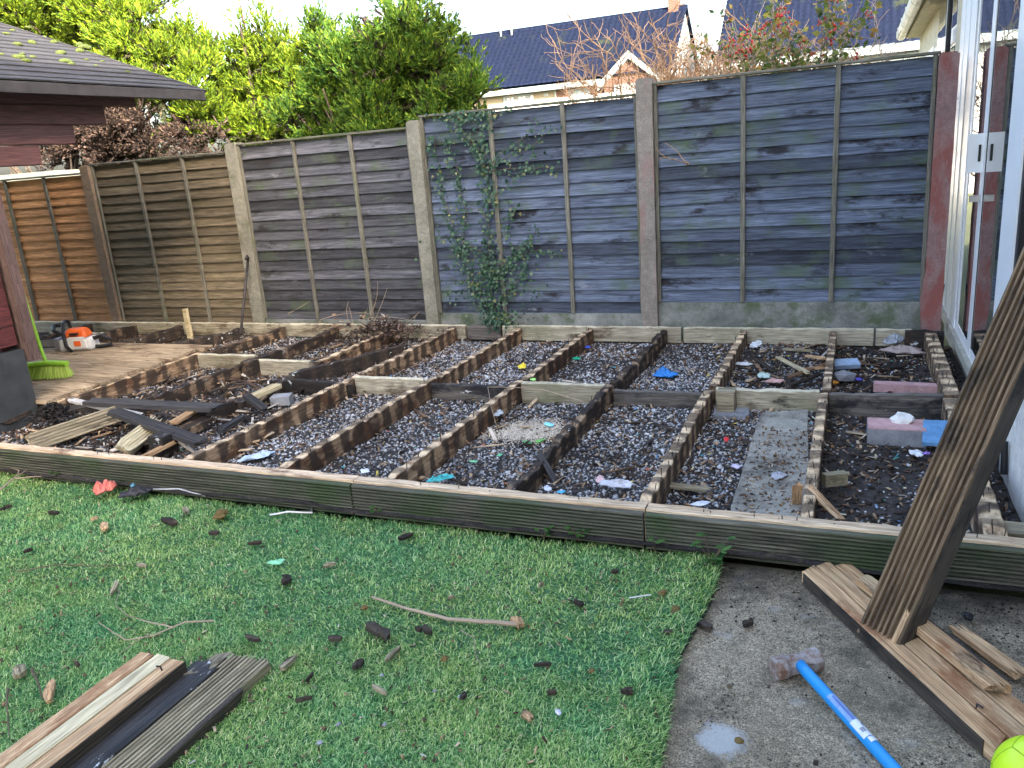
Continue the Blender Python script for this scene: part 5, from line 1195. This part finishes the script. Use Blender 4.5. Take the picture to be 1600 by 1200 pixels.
# ---------------------------------------------------------------- bare shrubs and berry shrub
def branchy(mb, p, d, L, r, depth, rr, wig=.5, spread=.6, leaves=None):
    n_ = 6; pts = [p]; q = Vector(p); dd = Vector(d)
    for i in range(n_):
        dd = (dd+Vector((rr.gauss(0,wig*.3),rr.gauss(0,wig*.3),rr.gauss(.03,wig*.25)))).normalized(); q = q+dd*L/n_; pts.append(q.copy())
        if depth <= 1 and leaves is not None: leaves.append((q.copy(), dd.copy()))
    mb.tube(pts, r, 4 if depth < 2 else 5, .55)
    if depth > 0:
        for k in range(rr.choice((3,4,4,5))):
            i = rr.randint(2,n_); nd = (dd*.8+Vector((rr.gauss(0,spread),rr.gauss(0,spread),rr.gauss(.25,spread)))).normalized()
            branchy(mb, pts[i], nd, L*rr.uniform(.5,.75), r*.68, depth-1, rr, wig, spread, leaves)
def twigshrub(label, px0, px1, ytop, Y, n, mat, seed, depth=3, wig=.9, r=.012, L=.55, leaf=False):
    rr = random.Random(seed); c = onY((px0+px1)/2,150,Y); o = thing('shrub', label, 'shrub', (c.x,Y,-.25)); mb = MB(); lv = []
    for k in range(n):
        t = onY(rr.uniform(px0,px1),ytop+rr.uniform(0,70),Y); b = Vector((c.x+rr.gauss(0,.25),Y+rr.gauss(0,.2),.6)); d = (t-b)
        branchy(mb, b, d.normalized(), d.length*.56, r, depth, rr, wig, .5, lv)
    mb.build('branches', mat, o); return o, lv, rr
twigshrub('bare contorted orange twigged shrub behind the pink post',1015,1085,10,7.6,38,M['twig'],3,3,.85,.012)
twigshrub('thin bare shrub in the gap between the two houses',1090,1140,10,8.2,5,M['twig_grey'],4,2,.7,.009)
twigshrub('pale bare twigged shrub left of the berries',1150,1215,-10,7.9,14,M['twig'],5,3,.9,.012)
twigshrub('bare twigged shrub against the house gutter',1335,1385,0,8.3,6,M['twig_grey'],6,3,.7,.012)
o, lv, rr = twigshrub('leafy shrub with clusters of red berries over the fence',1165,1375,0,7.4,8,M['twig_grey'],8,3,.6,.009,leaf=True)
lf = MB()
for (q, d) in lv:
    if q.z < 1.55 or rr.random() < .05: continue
    for k in range(1):
        s = rr.uniform(.022,.045); u = (d*.4+Vector((rr.gauss(0,1),rr.gauss(0,1),rr.gauss(-.2,.8)))).normalized(); v = u.cross(Vector((rr.gauss(0,1),rr.gauss(0,1),rr.gauss(0,1)))).normalized(); c = q+u*.015
        lf.add([c,c+u*s*.6+v*s*.5,c+u*s*1.5,c+u*s*.6-v*s*.5],[(0,1,2),(0,2,3)])
stuff(lf.build('leaves', M['shrub_leaf'], o))
bb = MB()
cand = [q for (q,d) in lv if q.z > 1.8]
for k in range(26):
    c = rr.choice(cand)
    for t in range(7): bb.lump((c.x+rr.gauss(0,.025),c.y+rr.gauss(0,.025)-.02,c.z+rr.gauss(0,.02)),.010,t,.05,1)
stuff(bb.build('berries', M['berry'], o))

# ---------------------------------------------------------------- tools
cs = thing('chainsaw', 'orange and white chainsaw lying on the deck boards', 'chainsaw', tuple(onZ(118,545,.03)))
c0 = onZ(118,546,.03); xd = Vector((-.93,-.36,0)).normalized(); yd = Vector((0,0,1)).cross(xd); S = .96
def cp(x, y, z): return c0+(xd*x+yd*y+Vector((0,0,z)))*S      # x to the bar tip, y away from the camera side
def cbox(mb, lo, hi, taper=1.):
    (x0,y0,z0),(x1,y1,z1) = lo, hi; t = taper; cx, cy = (x0+x1)/2, (y0+y1)/2
    vs = [cp(x,y,z0) for x,y in ((x0,y0),(x1,y0),(x1,y1),(x0,y1))]+[cp(cx+(x-cx)*t,cy+(y-cy)*t,z1) for x,y in ((x0,y0),(x1,y0),(x1,y1),(x0,y1))]
    return mb.add(vs, [(3,2,1,0),(4,5,6,7),(0,1,5,4),(1,2,6,5),(2,3,7,6),(3,0,4,7)])
def bevel(o, w=.012, seg=2):
    m_ = o.modifiers.new('bevel','BEVEL'); m_.width = w; m_.segments = seg; return o
near = 1 if (yd.y < 0) else -1
bevel(cbox(MB(),(-.20,-.085,.0),(.10,.085,.11),.95).build('body', M['white_plastic'], cs), .018)
bevel(cbox(MB(),(-.17,-.075,.112),(.06,.075,.20),.72).build('top_cover', M['orange_plastic'], cs), .03, 3)
bevel(cbox(MB(),(.095,-.06,.01),(.155,.06,.12),.9).build('muffler', M['steel'], cs), .008)
sc_ = bevel(cbox(MB(),(-.17,near*.086-.004,.02),(.02,near*.086+.012,.13),.8).build('starter_cover', M['white_plastic'], cs), .006)
cbox(MB(),(-.12,near*.102-.002,.05),(-.06,near*.102+.004,.095)).build('badge', M['orange_plastic'], sc_)
MB().tube([cp(-.02,near*.10,.0),cp(-.0,near*.13,.06),cp(.01,near*.12,.17),cp(.03,near*.05,.25),cp(.04,0,.265),cp(.05,-near*.07,.25),cp(.05,-near*.10,.12)], .015, 8).build('front_handle', M['black_plastic'], cs)
MB().tube([cp(.05,near*.09,.16),cp(.11,near*.08,.20),cp(.14,near*.02,.235),cp(.13,-near*.08,.22)], .018, 8).build('hand_guard', M['black_plastic'], cs)
MB().tube([cp(-.18,0,.09),cp(-.27,0,.11),cp(-.35,0,.07),cp(-.34,0,.02),cp(-.24,0,.012),cp(-.17,0,.02)], .018, 8).build('rear_handle', M['black_plastic'], cs)
bar = cbox(MB(),(.10,-.065*near-.003,.03),(.50,-.065*near+.003,.10),.98).build('guide_bar', M['steel'], cs)
MB().tube([cp(.10,-.065*near,.105),cp(.48,-.065*near,.102),cp(.52,-.065*near,.065),cp(.48,-.065*near,.028),cp(.10,-.065*near,.025)], .006, 5).build('chain', M['iron'], cs)
cbox(MB(),(-.10,near*.07,.150),(-.03,near*.07+.03,.165)).build('switch', M['black_plastic'], cs)

bm_ = thing('broom', 'lime green broom standing on the deck boards beside the cabin', 'broom', tuple(onZ(78,592,.03)))
bc = onZ(78,590,.03); bx_ = Vector((.93,.30,0)).normalized()
hb = MB().sweep([bc+bx_*-.16+Vector((0,0,.105)),bc+Vector((0,0,.115)),bc+bx_*.16+Vector((0,0,.10))], rect(.06,.035,.01)); hb.build('head', M['lime'], bm_)
bl = MB(); rr = random.Random(2)
for k in range(420):
    t = rr.uniform(-1,1); u = rr.uniform(-1,1); top = bc+bx_*t*.15+Vector((-bx_.y,bx_.x,0))*u*.022+Vector((0,0,.09)); bot = bc+bx_*(t*.185+rr.gauss(0,.006))+Vector((-bx_.y,bx_.x,0))*(u*.05-.02)+Vector((0,0,rr.uniform(0,.012)))
    bl.tube([top,bot], .0028, 3)
stuff(bl.build('bristles', M['bristle'], bm_))
MB().tube([bc+Vector((0,0,.11)),bc+Vector((-.05,.02,.22)),bc+Vector((-.28,.10,1.25))], .013, 8).build('handle', M['lime'], bm_)

cb = thing('crowbar', 'dark iron crowbar standing against the fence post', 'crowbar', tuple(onY(378,520,5.95)))
pts = [onY(376,522,5.90),onY(379,490,5.95),onY(384,440,6.08),onY(387,410,6.13),onY(388,403,6.12),onY(386,400,6.08),onY(384,405,6.05)]
MB().tube(pts, .013, 8).build('bar', M['iron'], cb)

hm = thing('sledgehammer', 'rusty sledgehammer with a bright blue handle on the patio', 'sledgehammer', tuple(onZ(1250,1055,-.18)))
zc = -.183+.034; hA = onZ(1210,1045,zc); hB = onZ(1278,1030,zc); hc_ = (hA+hB)/2; hx = (hB-hA); hx.z = 0; hx.normalize(); Lh = .150
def octo(r, c=.72): return [(r*c*.6,-r),(r,-r*c*.6),(r,r*c*.6),(r*c*.6,r),(-r*c*.6,r),(-r,r*c*.6),(-r,-r*c*.6),(-r*c*.6,-r)]
mbh = MB(); secs = [(-.5,.030),(-.47,.034),(-.30,.034),(-.20,.029),(.20,.029),(.30,.034),(.47,.034),(.5,.030)]
vs = []; 
for t, r_ in secs:
    for (a, b) in octo(r_): vs.append(hc_+hx*t*Lh+Vector((-hx.y,hx.x,0))*a+Vector((0,0,b)))
fs = [(i*8+q,(i*8+(q+1)%8),((i+1)*8+(q+1)%8),(i+1)*8+q) for i in range(7) for q in range(8)]+[tuple(reversed(range(8))),tuple(range(56,64))]
mbh.add(vs,fs).build('head', M['hammer_head'], hm)
e_ = onZ(1400,1205,-.165); hs = hc_+Vector((.012,-.02,.012)); hd = (e_-hs); Lhd = hd.length+.5; hd.normalize()
def ell(k, a, b): return [(a*math.cos(2*math.pi*i/k), b*math.sin(2*math.pi*i/k)) for i in range(k)]
hp = MB(); N = 20; pts = [hs+hd*Lhd*i/N for i in range(N+1)]
def hfn(P, t, a, b, sd, uu): return P-(sd*a+uu*b)*(.0 if t > .3 else 0.0)
hp.sweep(pts, ell(14,.0165,.019), fn=hfn).build('handle', M['hammer_blue'], hm, True)
lb = MB(); s0, s1 = .155, .36; up_ = Vector((0,0,1)); sd_ = hd.cross(up_).normalized(); uu_ = sd_.cross(hd)
def patch(s0, s1, a0, a1, off, nm, mt):
    v = []; n1, n2 = 6, 8
    for i in range(n1+1):
        for j in range(n2+1):
            a = a0+(a1-a0)*j/n2; s = s0+(s1-s0)*i/n1
            v.append(hs+hd*s+sd_*((.0165+off)*math.cos(a))+uu_*((.019+off)*math.sin(a)))
    return MB().add(v, [(i*(n2+1)+j,i*(n2+1)+j+1,(i+1)*(n2+1)+j+1,(i+1)*(n2+1)+j) for i in range(n1) for j in range(n2)]).build(nm, mt, hm)
patch(.150,.265,R(35),R(150),.0006,'sticker',plain('worn blue sticker',(.20,.33,.62),.4,var=.3,vs=60.))
patch(.160,.262,R(70),R(92),.0010,'sticker_print',M['sticker_blue'])
patch(.160,.255,R(128),R(146),.0010,'sticker_print',M['sticker'])
patch(.255,.315,R(30),R(155),.0012,'sticker',M['sticker']); patch(.318,.335,R(60),R(150),.0014,'sticker',M['sticker'])
patch(.268,.280,R(110),R(130),.0016,'sticker_print',M['sticker_blue']); patch(.285,.300,R(60),R(100),.0016,'sticker_print',pl('sticker grey',(.25,.27,.33)))

# neon ball
bl_c = onZ(1622,1218,-.183+.095); r_b = .095
bo = thing('football', 'neon yellow football on the patio corner', 'ball', (bl_c.x,bl_c.y,-.183))
bm = bmesh.new(); bmesh.ops.create_icosphere(bm, subdivisions=4, radius=r_b); me = bpy.data.meshes.new('shell'); bm.to_mesh(me); bm.free()
sh = link('shell', me, M['ball'], bo, True); sh.location = (0,0,r_b)
bm = bmesh.new(); bmesh.ops.create_icosphere(bm, subdivisions=1, radius=r_b); sm_ = MB()
# seams of a twenty panel ball: the edges of a dodecahedron
bm2 = bmesh.new(); bmesh.ops.create_icosphere(bm2, subdivisions=1, radius=1.);  bm2.faces.ensure_lookup_table(); fc = [f.calc_center_median().normalized() for f in bm2.faces]
ad = [(i,j) for i in range(len(fc)) for j in range(i+1,len(fc)) if any(len(set(v.index for v in bm2.faces[i].verts) & set(v.index for v in bm2.faces[j].verts)) == 2 for _ in (0,))]
for i, j in ad:
    sm_.tube([(fc[i].lerp(fc[j],t)).normalized()*(r_b*.9985)+Vector((bl_c.x,bl_c.y,-.183+r_b)) for t in (0,.25,.5,.75,1)], .0016, 5)
bm.free(); bm2.free(); sm_.build('seams', M['seam'], bo)
